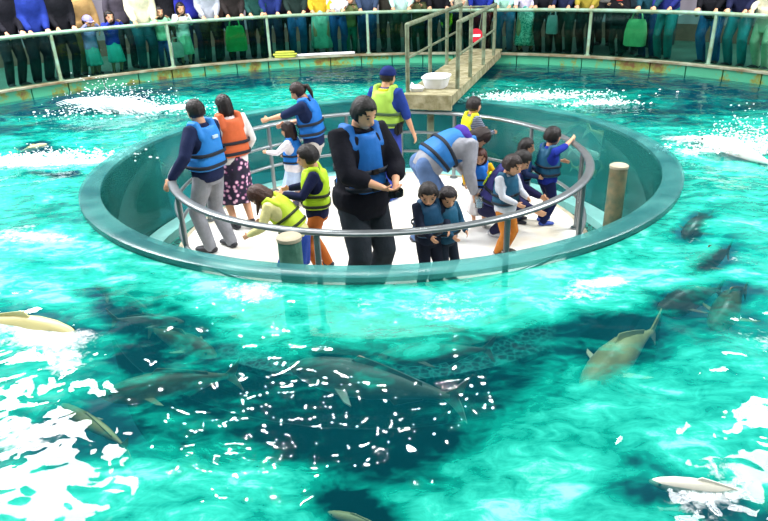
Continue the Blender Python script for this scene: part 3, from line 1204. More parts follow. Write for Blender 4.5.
            b_ = build('strap', bm, bcol, vo)
            bm = bmesh.new()
            rot = Matrix((x, y, d)).transposed()
            box(bm, c + y * (ry * 1.05), (.035 * h, .012 * h, .024 * h), rot, .003 * h)
            build('buckle', bm, mat('buckle_black', '#141414', .4), b_, autosmooth=40)
        if vest_patch:
            bm = bmesh.new()
            for (pt, px_, wz, hz, back) in vest_patch[1]:
                c, x, y, rx, ry = s.sec(pt, gv * .5, gv + .003, 1)
                d = x.cross(y)
                rot = Matrix((x, y, d)).transposed()
                box(bm, c + y * (ry * (-1 if back else 1) * 1.03) + x * (px_ * h), (wz * h, .012 * h, hz * h), rot, .002 * h)
            o_ = build('reflective_patch', bm, mat('patch_' + vest_patch[0].lstrip('#'), vest_patch[0], .5, .05, 10, 0), vo, autosmooth=40)
    # shoes
    if shoes:
        sm = mat('shoe_' + shoes.lstrip('#'), shoes, .5, .2, 10, .1)
        for sd in (-1, 1):
            fd = s.fdir[sd]
            c = s.ank[sd] + V((0, 0, -.024 * h))
            bm = bmesh.new()
            tube(bm, [c - fd * .03 * h, c + fd * .02 * h, c + fd * .065 * h, c + fd * .10 * h - V((0, 0, .004 * h))],
                 [(.020 * h, .026 * h), (.020 * h, .028 * h), (.019 * h, .032 * h), (.014 * h, .028 * h)], 16, ref=V((0, 0, 1)))
            tube(bm, [c - fd * .006 * h, s.ank[sd] + V((0, 0, .004 * h))], [.028 * h, .027 * h], 12)
            link('shoe', bake(bm, .006 * h, 1), sm, root)
    # face
    M_ = s.hr
    ax, ay, az = M_ @ V((1, 0, 0)), M_ @ V((0, 1, 0)), M_ @ V((0, 0, 1))
    if face:
        for sd in (-1, 1):
            bm = bmesh.new()
            ellipsoid(bm, s.hc + ax * (sd * s.hw * .42) + ay * (s.hd * .885) + az * (.015 * s.hh), (.062 * s.hh, .03 * s.hh, .032 * s.hh), M_, 10, 7)
            build('eye', bm, mat('eye_dark', '#1d1512', .25, .1, 10, 0, spec=.6), root)
            bm = bmesh.new()
            e0 = s.hc + ay * (s.hd * .90) + az * (.105 * s.hh)
            tube(bm, [e0 + ax * sd * s.hw * .22, e0 + ax * sd * s.hw * .45 + az * .018 * s.hh, e0 + ax * sd * s.hw * .66 - ay * .1 * s.hd], [.014 * s.hh, .016 * s.hh, .009 * s.hh], 6)
            build('eyebrow', bm, mat('brow', '#221915', .7), root)
        bm = bmesh.new()
        ellipsoid(bm, s.hc + ay * (s.hd * .975) - az * (.235 * s.hh), (.11 * s.hh, .03 * s.hh, .022 * s.hh), M_, 10, 7)
        build('mouth', bm, mat('lips', '#b0645a', .5, .1, 10, 0), root)
    # hair
    style, hc_ = hair
    if style:
        hm = hairmat(hc_)
        bm = bmesh.new()
        gmt = bmesh.ops.create_uvsphere(bm, u_segments=36, v_segments=24, radius=1)
        ph = random.uniform(0, 6)
        for v_ in gmt['verts']:
            d = v_.co.normalized()
            az_ = math.atan2(d.x, -d.y)          # 0 at the back
            line = .32 if abs(d.x) < .62 else .02
            front = d.y > .18
            inface = front and d.z < line + .18 * d.y and d.y > .30
            rx, ry, rz = s.hw * 1.16, s.hd * 1.13, s.hh * .565
            wv = 1 + .035 * math.sin(az_ * 11 + ph) + .03 * math.sin(az_ * 23 + d.z * 6)
            zz = d.z
            if inface:
                rx *= .80
                ry *= .80
                wv = 1
            else:
                low = {'short': -.42, 'crop': -.30, 'bob': -1.0, 'long': -1.0, 'pony': -.45}[style]
                if zz < low:
                    f_ = .82
                    rx *= f_
                    ry *= f_
                    zz = lerp(zz, low, .5)
            co = V((d.x * rx * wv, d.y * ry * wv - .03 * s.hd, zz * rz + .02 * s.hh))
            if style in ('bob', 'long') and not inface and d.z < 0 and d.y < .35:
                z_ = -(-d.z) ** .6
                rr_ = math.hypot(d.x, d.y) ** .35
                aa_ = math.atan2(d.y, d.x)
                co = V((math.cos(aa_) * rr_ * rx * wv, math.sin(aa_) * rr_ * ry * wv - .03 * s.hd, z_ * rz * (1.22 if style == 'bob' else 1.1)))
            v_.co = s.hc + M_ @ co
        ho = build('hair', bm, hm, root)
        if style == 'long':
            bm = bmesh.new()
            b0 = s.hc - ay * (s.hd * .78) - az * (.1 * s.hh)
            dn = V((0, -.12, -1)) if pose.get('bend', 0) < 30 else V((0, .25, -1))
            dn.normalize()
            for q in range(-3, 4):
                o_ = ax * (q * s.hw * .27) + ay * (abs(q) ** 1.6 * .10 * s.hd)
                ln_ = s.hh * random.uniform(.75, 1.0)
                a_ = b0 + o_
                tube(bm, [a_ + az * .2 * s.hh, a_ + dn * ln_ * .45 - ay * .04 * s.hd, a_ + dn * ln_], [(.12 * s.hh, .16 * s.hh), (.12 * s.hh, .15 * s.hh), (.05 * s.hh, .06 * s.hh)], 10)
            link('hair_length', bake(bm, .010 * h, 2), hm, ho)
        if style == 'pony':
            bm = bmesh.new()
            b0 = s.hc - ay * (s.hd * 1.08) + az * (.12 * s.hh)
            tube(bm, [b0, b0 - ay * .18 * s.hh - az * .1 * s.hh, b0 - ay * .2 * s.hh - az * .5 * s.hh, b0 - ay * .12 * s.hh - az * .85 * s.hh],
                 [.10 * s.hh, .15 * s.hh, .12 * s.hh, .04 * s.hh], 12)
            build('ponytail', bm, hm, ho)
    if cap:
        bm = bmesh.new()
        gmt = bmesh.ops.create_uvsphere(bm, u_segments=28, v_segments=18, radius=1)
        for v_ in gmt['verts']:
            d = v_.co.copy()
            z_ = max(d.z, -.02)
            v_.co = s.hc + M_ @ V((d.x * s.hw * 1.22, d.y * s.hd * 1.18 - .03 * s.hd, .12 * s.hh + z_ * s.hh * .50))
        co_ = build('cap', bm, cloth(cap), root)
        bm = bmesh.new()
        c = s.hc + az * (.13 * s.hh)
        secs = []
        for q in range(7):
            f_ = q / 6
            wd = s.hw * 1.0 * math.sqrt(max(.05, 1 - (f_ * .93) ** 2))
            secs.append((c + ay * (s.hd * (.85 + .75 * f_)) - az * (.05 * s.hh * f_ * f_), ax, az, wd, .014 * s.hh))
        loft(bm, secs, 16)
        build('brim', bm, cloth(cap), co_)
    return root, s


def spot(px, py, z):
    p = P(px, py, z)
    return V((p.x, p.y, 0))


def floral():
    t = NT('floral_cloth')
    v = t.obj()
    vo = t.n('ShaderNodeTexVoronoi', i_Scale=17.0)
    t.l(v, vo.inputs['Vector'])
    c = t.ramp(vo.outputs['Distance'], [(.20, srgb('#e9c6d6')), (.32, srgb('#b56a9a')), (.42, srgb('#231c3a')), (1, srgb('#191628'))])
    b = t.n('ShaderNodeBsdfPrincipled', i_Roughness=.85)
    t.l(c, b.inputs['Base Color'])
    t.l(b.outputs[0], t.out.inputs[0])
    return t.m


def pattern(name, c1, c2, sc):
    t = NT(name)
    v = t.obj()
    n_ = t.noise(sc, 2, .5, v, 1.5)
    c = t.ramp(n_, [(.47, srgb(c1)), (.53, srgb(c2))])
    b = t.n('ShaderNodeBsdfPrincipled', i_Roughness=.85)
    t.l(c, b.inputs['Base Color'])
    t.l(b.outputs[0], t.out.inputs[0])
    return t.m


def stripes(name, c1, c2, sc):
    t = NT(name)
    v = t.obj()
    wv = t.n('ShaderNodeTexWave', i_Scale=sc, bands_direction='Z')
    t.l(v, wv.inputs['Vector'])
    c = t.ramp(wv.outputs['Fac'], [(.4, srgb(c1)), (.6, srgb(c2))])
    b = t.n('ShaderNodeBsdfPrincipled', i_Roughness=.85)
    t.l(c, b.inputs['Base Color'])
    t.l(b.outputs[0], t.out.inputs[0])
    return t.m


GP = 'visitors in life vests on the platform'
BLUE, TEAL, LIME = '#1f6fc4', '#1f5f7f', '#b8e02c'
_wr = lambda a: at_ang(WC[0], WC[1], RR, a, .93)
LT, RT, AWAY, FRONT = R(90), R(-90), 0.0, R(180)

# man at the left rail
person('man in navy jacket and bright blue life vest with hand on left rail', spot(197, 100, 1.62), R(62), 1.62, 0,
       dict(head=8, armL=('w', at_ang(WC[0], WC[1], RR, -108, .93)), armR=(.04, .12, -.28), footL=(-.07, .03, 0), footR=(.06, -.04, 0)),
       '#1d2748', 1, '#8d8f96', 'trousers', '#2a86d8', ('short', '#1a1412'), '#34343a', GP, loose=.004, vest_patch=('#bcd8f0', [(.86, 0, .05, .02, True)]))
# woman with floral skirt
person('woman in orange life vest, white blouse and dark floral skirt', spot(225, 95, 1.55), R(38), 1.55, 0,
       dict(head=10, look=15, armL=(-.02, .22, -.16), armR=(.05, .1, -.27), footL=(-.05, .03, 0), footR=(.06, -.03, 0)),
       '#e9e6e4', 1, floral(), 'skirt', '#d9683a', ('bob', '#1d1412'), '#20202a', GP)
# woman at back rail
p3 = spot(310, 80, 1.55)
person('woman with tied hair in blue life vest reaching to the back rail', p3, R(80), 1.55, 0,
       dict(bend=10, head=28, look=5, armL=('w', at_ang(WC[0], WC[1], RR, -55, .93)), armR=(-.02, .2, -.18), footL=(-.06, 0, 0)),
       '#1c2a4e', .6, '#c9c2bb', 'trousers', '#1c74cc', ('pony', '#2a1914'), '#4a4038', GP)
# little girl
p4 = spot(290, 122, 1.06)
person('small girl with long dark hair, white sleeves and blue life vest', p4, R(70), 1.06, .9,
       dict(head=8, armL=(-.06, .24, -.10), armR=(.04, .16, -.2), footL=(-.06, .02, 0)),
       '#ece8ee', 1, '#b9cdea', 'skirt', '#1f78d0', ('long', '#2b1a16'), '#5a5a70', GP, hem=-.02)
# boy in lime vest with orange trousers
p6 = spot(312, 144, 1.30)
person('boy in navy top, lime life vest and rust-orange trousers facing left', p6, R(92), 1.30, .6,
       dict(head=14, look=0, armL=(.0, .22, -.12), armR=(-.02, .2, -.14), footL=(-.06, .03, 0), footR=(.06, -.03, 0)),
       '#1a2142', 1, '#b8672f', 'trousers', '#b6dd28', ('short', '#19120f'), '#30303a', GP, belt='#2a3020')
# girl bending
p5 = spot(295, 184, 1.02)
person('girl in pale yellow top bending forward, brown hair hanging down', p5, R(75), 1.2, .6,
       dict(bend=42, head=62, look=8, hip=.44, armL=(-.04, .16, -.22), armR=(.0, .16, -.2), footL=(-.07, .03, 0), footR=(.06, -.02, 0)),
       '#e6df9a', 1, '#2a4aa0', 'skirt', '#c3df35', ('long', '#4a2c20'), '#dcd6d0', GP, belt='#2f3a20')
# big man
p7 = spot(357, 94, 1.86)
man, mb = person('tall man in black jacket and blue life vest looking down at his hands', p7, R(215), 1.86, 0,
                 dict(head=20, look=8, armL=(.06, .2, -.19), armR=(-.07, .21, -.18), poleL=(-1, -.6, -.4), poleR=(1, -.6, -.4), palmL=(.2, -.4, .8), palmR=(-.2, -.3, .9)),
                 '#15161f', .8, '#2b3138', 'trousers', '#1a66b4', ('short', '#14100f'), '#1c1c20', GP, loose=.012, fat=1.04, collar='#15161f', hem=-.10, vest_w=.66,
                 curl=(1.0, 1.0))
# guide with cap
p8 = spot(385, 66, 1.66)
gd, gb = person('guide in navy cap and lime life vest with blue trousers, seen from behind', p8, R(-30), 1.64, 0,
       dict(head=6, look=-25, armR=(.09, .06, -.30), armL=(-.06, .1, -.27), footL=(-.06, .05, 0), footR=(.06, -.08, 0)),
       '#26408e', .6, '#3b4fae', 'trousers', '#a9d452', ('crop', '#191413'), '#3c5fae', GP, cap='#1d2c66', collar='#e8d83a', belt='#3f5a3a', loose=.003)
# boy near the gangway
p9 = spot(472, 97, 1.2)
person('boy in striped grey shirt and yellow life vest below the gangway', p9, R(-65), 1.2, .75,
       dict(head=6, armL=(-.02, .2, -.16), armR=(.02, .2, -.16)),
       stripes('grey_stripes', '#39404f', '#7d8698', 14), 1, '#30405e', 'trousers', '#e3e51e', ('short', '#1a1210'), '#30303a', GP)
# mother bending
p10 = spot(423, 236, 0)
mo, mob = person('woman in grey hoodie with purple hood leaning forward to the right', p10, R(-72), 1.66, 0,
                 dict(bend=74, head=72, look=-6, hip=.49, armR=(.02, .02, -.31), armL=(-.02, .10, -.29), poleL=(-.4, -1, .3), poleR=(.4, -1, .3), footL=(-.06, .12, 0), footR=(.06, -.05, 0)),
                 '#9a9ca4', 1, '#5f7aa6', 'trousers', '#2a78bf', ('bob', '#2a1a17'), '#50505a', GP, hood='#4a3596', loose=.008, fat=1.05)
# child in blue and yellow vest, half hidden by her
p11 = spot(481, 147, .93)
person('child in blue and yellow life vest standing half hidden by the leaning woman', p11, R(165), .93, .9,
       dict(head=16, armL=(-.05, .12, -.2), armR=(.05, .12, -.2)),
       '#f0b81e', 1, '#e9e4e2', 'skirt', '#1f74d6', ('bob', '#5a3226'), '#c8c0c0', GP)
# toddler in front
p12 = spot(428, 179, 1.06)
person('small boy in dark navy suit and teal life vest by the front rail', p12, R(205), 1.06, 1,
       dict(head=24, look=-28, armL=(.02, .18, -.18), armR=(-.02, .2, -.2)),
       '#1c2436', 1, '#171c2a', 'trousers', '#1f4f72', ('short', '#1d1512'), '#22242c', GP, loose=.006)
p13 = spot(446, 184, .98)
person('toddler in teal life vest partly hidden behind the boy in dark navy', p13, R(215), .98, 1,
       dict(head=22, look=-20, armL=(.02, .18, -.2), armR=(-.02, .2, -.2)),
       '#1f4a63', 1, '#1b2430', 'trousers', '#1d5a78', ('short', '#20161a'), '#22242c', GP, loose=.004)
# boy in orange trousers, right
p14 = spot(508, 153, 1.08)
person('boy in light grey sleeves, teal life vest and orange-brown trousers', p14, R(222), 1.08, .9,
       dict(head=20, look=12, armL=(.05, .2, -.17), armR=(-.02, .19, -.19)),
       '#c9cdd6', 1, '#b8722f', 'trousers', '#1d5673', ('short', '#2a1c18'), '#3a3c3a', GP)
# crouching parent
p15 = spot(499, 233, 0)
person('crouching adult in purple-navy clothes and vest with lime reflective patches', p15, R(-112), 1.58, 0,
       dict(hip=.185, bend=30, head=36, look=4, pelvis=(0, -.09, 0), armL=(-.02, .20, -.20), armR=(.0, .20, -.22), footL=(-.07, .03, 0), footR=(.07, .0, 0), kneeL=(-.25, 1, .9), kneeR=(.25, 1, .9)),
       '#25264e', 1, '#2a2c4c', 'trousers', '#3f3f86', ('short', '#16110f'), '#c9ccd2', GP, fat=.96,
       vest_patch=('#cfee2e', [(.72, .03, .05, .045, True), (.58, .03, .05, .04, True)]))
p16 = spot(524, 138, .99)
person('child with black hair and orange collar behind the crouching adult', p16, R(-105), .99, .85,
       dict(head=10, armL=(-.02, .18, -.18), armR=(.02, .18, -.18)),
       '#30406a', 1, '#26304a', 'trousers', '#2a5a94', ('bob', '#17110f'), '#30303a', GP, collar='#e0642c')
# boy at the right rail
p17 = spot(551, 127, 1.12)
person('boy in blue jacket and teal life vest holding the right rail', p17, R(-75), 1.12, .85,
       dict(head=8, look=10, armL=(.02, .2, -.16), armR=('w', at_ang(WC[0], WC[1], RR - .03, 84, .95)), footL=(-.06, .02, 0), footR=(.06, -.02, 0)),
       '#23369e', .6, '#1a2350', 'trousers', '#1c5878', ('short', '#18110f'), '#3a56b4', GP)
# ------------------------------------------------------------------ things people hold or wear loose


def wpos(root, loc):
    return (Matrix.Translation(root.location) @ Matrix.Rotation(root.rotation_euler.z, 4, 'Z')) @ V(loc)


def handpt(root, b_, sd, f=.05):
    d = (b_.wri[sd] - b_.elb[sd]).normalized()
    return wpos(root, b_.wri[sd] + d * f * b_.h)


q = (handpt(man, mb, 1, .07) + handpt(man, mb, -1, .07)) / 2
cm = empty('camera_case', q + V((0, 0, .0)), R(200))
tag(cm, 'small black camera held in both hands by the tall man', 'camera')
bm = bmesh.new()
box(bm, (0, 0, 0), (.12, .045, .075), bevel=.01)
build('camera_body', bm, mat('camera_black', '#131316', .35, .1, 20), cm, autosmooth=40)
bm = bmesh.new()
tube(bm, [(0, .02, 0), (0, .055, 0)], [.026, .024], 18, round_ends=False)
build('lens', bm, mat('camera_black', '#131316', .35), cm, autosmooth=40)

q = handpt(mo, mob, 1, .07)
cup = empty('cup', q + V((.03, -.02, -.06)))
tag(cup, 'clear plastic cup of pale blue water held by the leaning woman', 'cup')
bm = bmesh.new()
X, Y, Z = V((1, 0, 0)), V((0, 1, 0)), V((0, 0, 1))
loft(bm, [(Z * z, X, Y, r_, r_) for z, r_ in ((0, .045), (.14, .062), (.14, .059), (.006, .042))], 24)
build('cup_wall', bm, transp('clear_plastic', (.86, .95, .98, 1), rough=.05, diff=(.8, .9, .95, 1), dfac=.15), cup, autosmooth=40)
bm = bmesh.new()
loft(bm, [(Z * z, X, Y, r_, r_) for z, r_ in ((.008, .041), (.085, .051))], 24)
build('drink', bm, mat('blue_drink', '#5fb4da', .2, .05, 10, 0), cup, autosmooth=40)

bm = bmesh.new()
c_, x_, y_, rx_, ry_ = gb.sec(.24, .03, .03)
box(bm, c_ + x_ * (rx_ * .95) - y_ * (ry_ * .35), (.07, .13, .15), bevel=.02)
box(bm, c_ + x_ * (rx_ * .95) - y_ * (ry_ * .35) + V((.02, 0, .05)), (.06, .10, .05), bevel=.01)
build('belt_pouch', bm, mat('pouch_black', '#17171b', .6), gd, autosmooth=40)

# ------------------------------------------------------------------ onlookers on the deck


def at_fence(px, rad, py=14):
    d = F_ + CX * ((px - 384) / FPX) - CY * ((py - 260.5) / FPX)
    d2 = V((d.x, d.y)).normalized()
    c = V((PC[0], PC[1]))
    b_ = d2.dot(c)
    t_ = b_ + math.sqrt(max(0, b_ * b_ - c.dot(c) + rad * rad))
    return d2 * t_


GV = 'onlookers behind the glass fence'


def viewer(px, h, k, label, top, bottom, kind='trousers', hair=('short', '#1a1411'), row=.34, hands='rail', bend=8, sleeve=1.0, shoes='#26262a', loose=.002, turn=0, **kw):
    q = at_fence(px, RF + row)
    d = (V((PC[0], PC[1])) - q).normalized()
    head = math.atan2(-d.x, d.y)
    sd_ = V((d.y, -d.x))
    rp = q + d * (row - .02)
    zr = 1.93
    pose = dict(bend=bend, head=18 if k < .5 else 8, look=random.uniform(-25, 25))
    if hands == 'rail' and row < .5:
        for key, s_ in (('L', -1), ('R', 1)):
            off = sd_ * (s_ * random.uniform(.10, .17) * h / 1.6)
            pose['arm' + key] = ('w', V((rp.x + off.x, rp.y + off.y, zr + .01)) - V((d.x, d.y, 0)) * (.06 * h / 1.6))
            pose['palm' + key] = (0, .3, -1)
            pose['pole' + key] = (s_ * .35, -.6, -.5)
    elif hands == 'hang':
        for key, s_ in (('L', -1), ('R', 1)):
            pose['arm' + key] = (s_ * -.03, .26, -.2)
    pose['footL'] = (-.06, random.uniform(-.04, .04), 0)
    pose['footR'] = (.06, random.uniform(-.04, .04), 0)
    return person(label, (q.x, q.y, ZD), head + R(turn), h, k, pose, top, sleeve, bottom, kind, None, hair, shoes, GV, fine=False, face=True, loose=loose, **kw)


viewer(1, 1.7, 0, 'onlooker in black jacket at the far left end of the fence', '#1b1a22', '#20242c')
viewer(29, 1.72, 0, 'onlooker in shiny navy-blue padded jacket at the left rail', '#22368a', '#1f2733', loose=.010)
viewer(58, 1.7, 0, 'onlooker in black coat with both hands on the left rail', '#17171d', '#1b2028')
viewer(79, 1.62, 0, 'onlooker in tan coat behind the child with the lavender hat', '#b3905c', '#8f7b58', row=.62, hands=None, hem=-.5, loose=.010)
viewer(84, 1.06, .9, 'child in lavender hat and aqua skirt in front of the tan coat', '#8d8fc8', '#58bdb8', 'skirt', cap='#9b96cf')
viewer(107, 1.12, .8, 'child in royal blue top and turquoise skirt at the rail', '#27389c', '#45c4bd', 'skirt', hair=('bob', '#191310'))
viewer(140, 1.72, 0, 'onlooker in light blue shirt and cream open coat, dark teal trousers', '#d9d4b4', '#1d4f5c', loose=.010)
viewer(158, 1.14, .7, 'child with dark hair in mint green vest and jeans', '#9fdcb6', '#26508a', hair=('bob', '#15110f'))
viewer(180, 1.18, .7, 'child with white sleeves in mint dress at the rail', '#dfe9e6', '#a5e0bf', 'skirt', hair=('bob', '#1b1413'))
viewer(191, 1.74, 0, 'onlooker in bright navy sweater standing behind the mint dress', '#2b319a', '#24304f', row=.66, hands=None)
viewer(208, 1.68, 0, 'onlooker in pale grey top and black trousers', '#a9adb8', '#16191f')
viewer(233, 1.7, 0, 'onlooker in dark brown top with a light green bag in front', '#2a2524', '#1c2b33')
viewer(255, 1.66, 0, 'onlooker in dark bottle-green jacket and black trousers', '#1f4a44', '#16211f')
viewer(271, 1.74, 0, 'onlooker in navy suit jacket left of a fence post', '#1d2c66', '#1b2a44')
viewer(296, 1.66, 0, 'onlooker in dark green top and blue jeans right of a fence post', '#22332f', '#2a5f96')
viewer(320, 1.62, 0, 'onlooker in yellow top and long pale mint skirt', '#e0b733', '#9fdfcb', 'long_skirt', hair=('long', '#2a1a14'))
viewer(338, 1.6, 0, 'onlooker in white top and blue trousers beside the mint skirt', '#e3e1e6', '#2b5b9b', hair=('long', '#2a1a14'))
viewer(350, 1.2, .6, 'child in olive top and teal trousers at the rail', '#6d7a4c', '#2a7a68')
viewer(367, 1.72, 0, 'onlooker in navy top and dark blue trousers left of the gangway post', '#3a4a66', '#214a78')
viewer(388, 1.68, 0, 'onlooker in grey-brown jacket standing back from the rail', '#6d655c', '#39453f', row=.7, hands=None)
viewer(402, 1.66, 0, 'onlooker in pale aqua blouse left of the gangway handrail', '#bfe3d8', '#1e3a30')
viewer(418, 1.2, .6, 'child in dark olive jacket behind the gangway handrail', '#4d5335', '#27402f')
viewer(440, 1.72, 0, 'onlooker in black jacket with hand on the white stretch of rail', '#1a1a20', '#1c3a40')
viewer(448, .95, 1, 'small child in lime green vest behind the gangway', '#b9d92d', '#2b5a58', row=.4, hands='hang')
viewer(462, 1.66, 0, 'onlooker in cream hoodie letting both arms hang over the rail', '#e4dfc6', '#17191d', hands='hang', bend=16)
viewer(482, 1.7, 0, 'onlooker in royal blue jacket and maroon trousers', '#25379c', '#6a2030')
viewer(506, 1.66, 0, 'onlooker in mint cardigan and blue jeans beside the gangway', '#a9dfca', '#2a6a94')
viewer(527, 1.62, 0, 'onlooker in lavender-white blouse and patterned teal skirt', '#d9d2e8', pattern('teal_pattern', '#2f9a8c', '#bfe6dc', 30), 'long_skirt', hair=('long', '#2a1a14'))
viewer(546, 1.74, 0, 'onlooker in black coat with a pale grey bag hanging at the rail', '#17171d', '#1a2a2c', hem=-.3)
viewer(566, 1.7, 0, 'onlooker in dark navy jacket and dark green trousers', '#232a4a', '#1b3330')
viewer(588, 1.66, 0, 'onlooker in mustard-olive jacket and black trousers', '#a8963a', '#1a1a1e')
viewer(606, 1.72, 0, 'onlooker in grey jacket standing behind the cart', '#8a8a86', '#23282c', row=1.9, hands=None)
viewer(620, 1.24, .6, 'child in black jacket with red scarf beside the cart', '#1b1b20', '#202a2e', collar='#d2453a')
viewer(651, 1.70, 0, 'onlooker in dark teal sweatshirt with red hem and navy jeans', '#1e4a58', '#22366a')
viewer(668, 1.66, 0, 'onlooker in navy jacket with lime strap and teal trousers', '#252f78', '#2a7f86')
viewer(714, 1.74, 0, 'onlooker in black jacket and bright blue jeans at the right rail', '#16161c', '#2d69a8', hem=-.18)
viewer(743, 1.7, 0, 'onlooker in dark navy jacket with white hem and teal jeans', '#1d2140', '#2f8fa0')
viewer(770, 1.6, 0, 'onlooker in cream coat at the far right end of the fence', '#e0d9bd', '#cfc8ae', hem=-.4)

for px, h_, tp, bt, lab in [(42, 1.66, '#3c3a44', '#23262c', 'onlooker in grey hoodie behind the gap left of the black coat'),
                            (120, 1.7, '#4a4550', '#2b2d33', 'onlooker in dark mauve jacket behind the cream coat'),
                            (168, 1.72, '#1d1d22', '#23252b', 'onlooker in black behind the mint vest and mint dress children'),
                            (222, 1.64, '#5a4a44', '#2a2c30', 'onlooker in brown knit behind the green bag'),
                            (284, 1.7, '#2b2f3d', '#1f2328', 'onlooker in dark slate jacket behind the hose coil'),
                            (309, 1.6, '#7a2c34', '#23303c', 'onlooker in dark red sweater behind the yellow top'),
                            (358, 1.68, '#8a8478', '#2c3a44', 'onlooker in beige-grey coat behind the olive-topped child'),
                            (429, 1.66, '#33373f', '#23292e', 'onlooker in charcoal jacket behind the gangway handrail'),
                            (494, 1.72, '#3a2c30', '#22242a', 'onlooker in dark plum coat behind the mint cardigan'),
                            (516, 1.68, '#c7c4cc', '#2d3742', 'onlooker in silver-grey jacket between mint cardigan and lavender blouse'),
                            (577, 1.66, '#4d4a3a', '#23282a', 'onlooker in dark khaki jacket behind the mustard-olive jacket'),
                            (632, 1.7, '#2a3a44', '#20262c', 'onlooker in dark blue-grey coat behind the pale green tote')]:
    viewer(px, h_, 0, lab, tp, bt, row=.85, hands=None, bend=4)


def bag(px, row, z, sx_, sy_, sz, col, name, label, cat):
    q = at_fence(px, RF + row)
    d = (V((PC[0], PC[1])) - q).normalized()
    o = empty(name, (q.x, q.y, z), math.atan2(-d.x, d.y))
    tag(o, label, cat)
    bm = bmesh.new()
    X, Y, Z = V((1, 0, 0)), V((0, 1, 0)), V((0, 0, 1))
    loft(bm, [(Z * zz * sz, X, Y, sx_ * a, sy_ * b_) for zz, a, b_ in ((0, .42, .8), (.06, .5, 1), (.5, .5, 1), (.85, .43, .7), (1, .36, .3))], 24, .6)
    build('bag_body', bm, cloth(col), o, autosmooth=50)
    for s_ in (-1, 1):
        bm = bmesh.new()
        tube(bm, [(-sx_ * .25, s_ * sy_ * .25, sz * .97), (-sx_ * .16, s_ * .01, sz * 1.28), (sx_ * .16, s_ * .01, sz * 1.28), (sx_ * .25, s_ * sy_ * .25, sz * .97)], [.012] * 4, 8)
        build('handle', bm, cloth(col), o)


bag(233, .13, 1.24, .42, .06, .48, '#4fc06a', 'shoulder_bag', 'bright green bag hanging in front of the brown-topped onlooker', 'bag')
bag(638, .13, 1.26, .40, .06, .46, '#a9dba0', 'tote_bag', 'pale green tote bag hanging between cart and teal sweatshirt', 'bag')
bag(553, .13, 1.42, .22, .05, .34, '#b9bcc6', 'shoulder_bag', 'pale grey bag hanging at the rail beside the black coat', 'bag')
bag(171, .13, 1.22, .26, .06, .28, '#e6d9d6', 'shoulder_bag', 'small white bag hanging between the two mint-dressed children', 'bag')


# ------------------------------------------------------------------ fish


def fishmat(name, back, belly, mid=.35):
    t = NT(name)
    v = t.obj()
    sx = t.n('ShaderNodeSeparateXYZ')
    t.l(v, sx.inputs[0])
    n_ = t.noise(14, 4, .6, v)
    ad = t.n('ShaderNodeMath', operation='MULTIPLY_ADD', i_1=.10, i_2=-.05)
    t.l(n_, ad.inputs[0])
    a2 = t.n('ShaderNodeMath', operation='ADD')
    t.l(sx.outputs[2], a2.inputs[0])
    t.l(ad.outputs[0], a2.inputs[1])
    mr = t.n('ShaderNodeMapRange', i_1=-.06, i_2=.05)
    t.l(a2.outputs[0], mr.inputs[0])
    c = t.ramp(mr.outputs[0], [(.25, srgb(belly)), (.7, srgb(back))])
    b = t.n('ShaderNodeBsdfPrincipled', i_Roughness=.35)
    t.l(c, b.inputs['Base Color'])
    t.l(b.outputs[0], t.out.inputs[0])
    return t.m


FM = {'grey': fishmat('grey_fish_skin', '#6f786c', '#a9b8a8'), 'olive': fishmat('olive_fish_skin', '#6b6a48', '#b9bd94'),
      'brown': fishmat('brown_fish_skin', '#5c5040', '#8f8f7c'), 'pale': fishmat('pale_fish_skin', '#d2c98e', '#f0ecd4'), 'white': fishmat('white_fish_skin', '#eeeede', '#fbfbf4')}


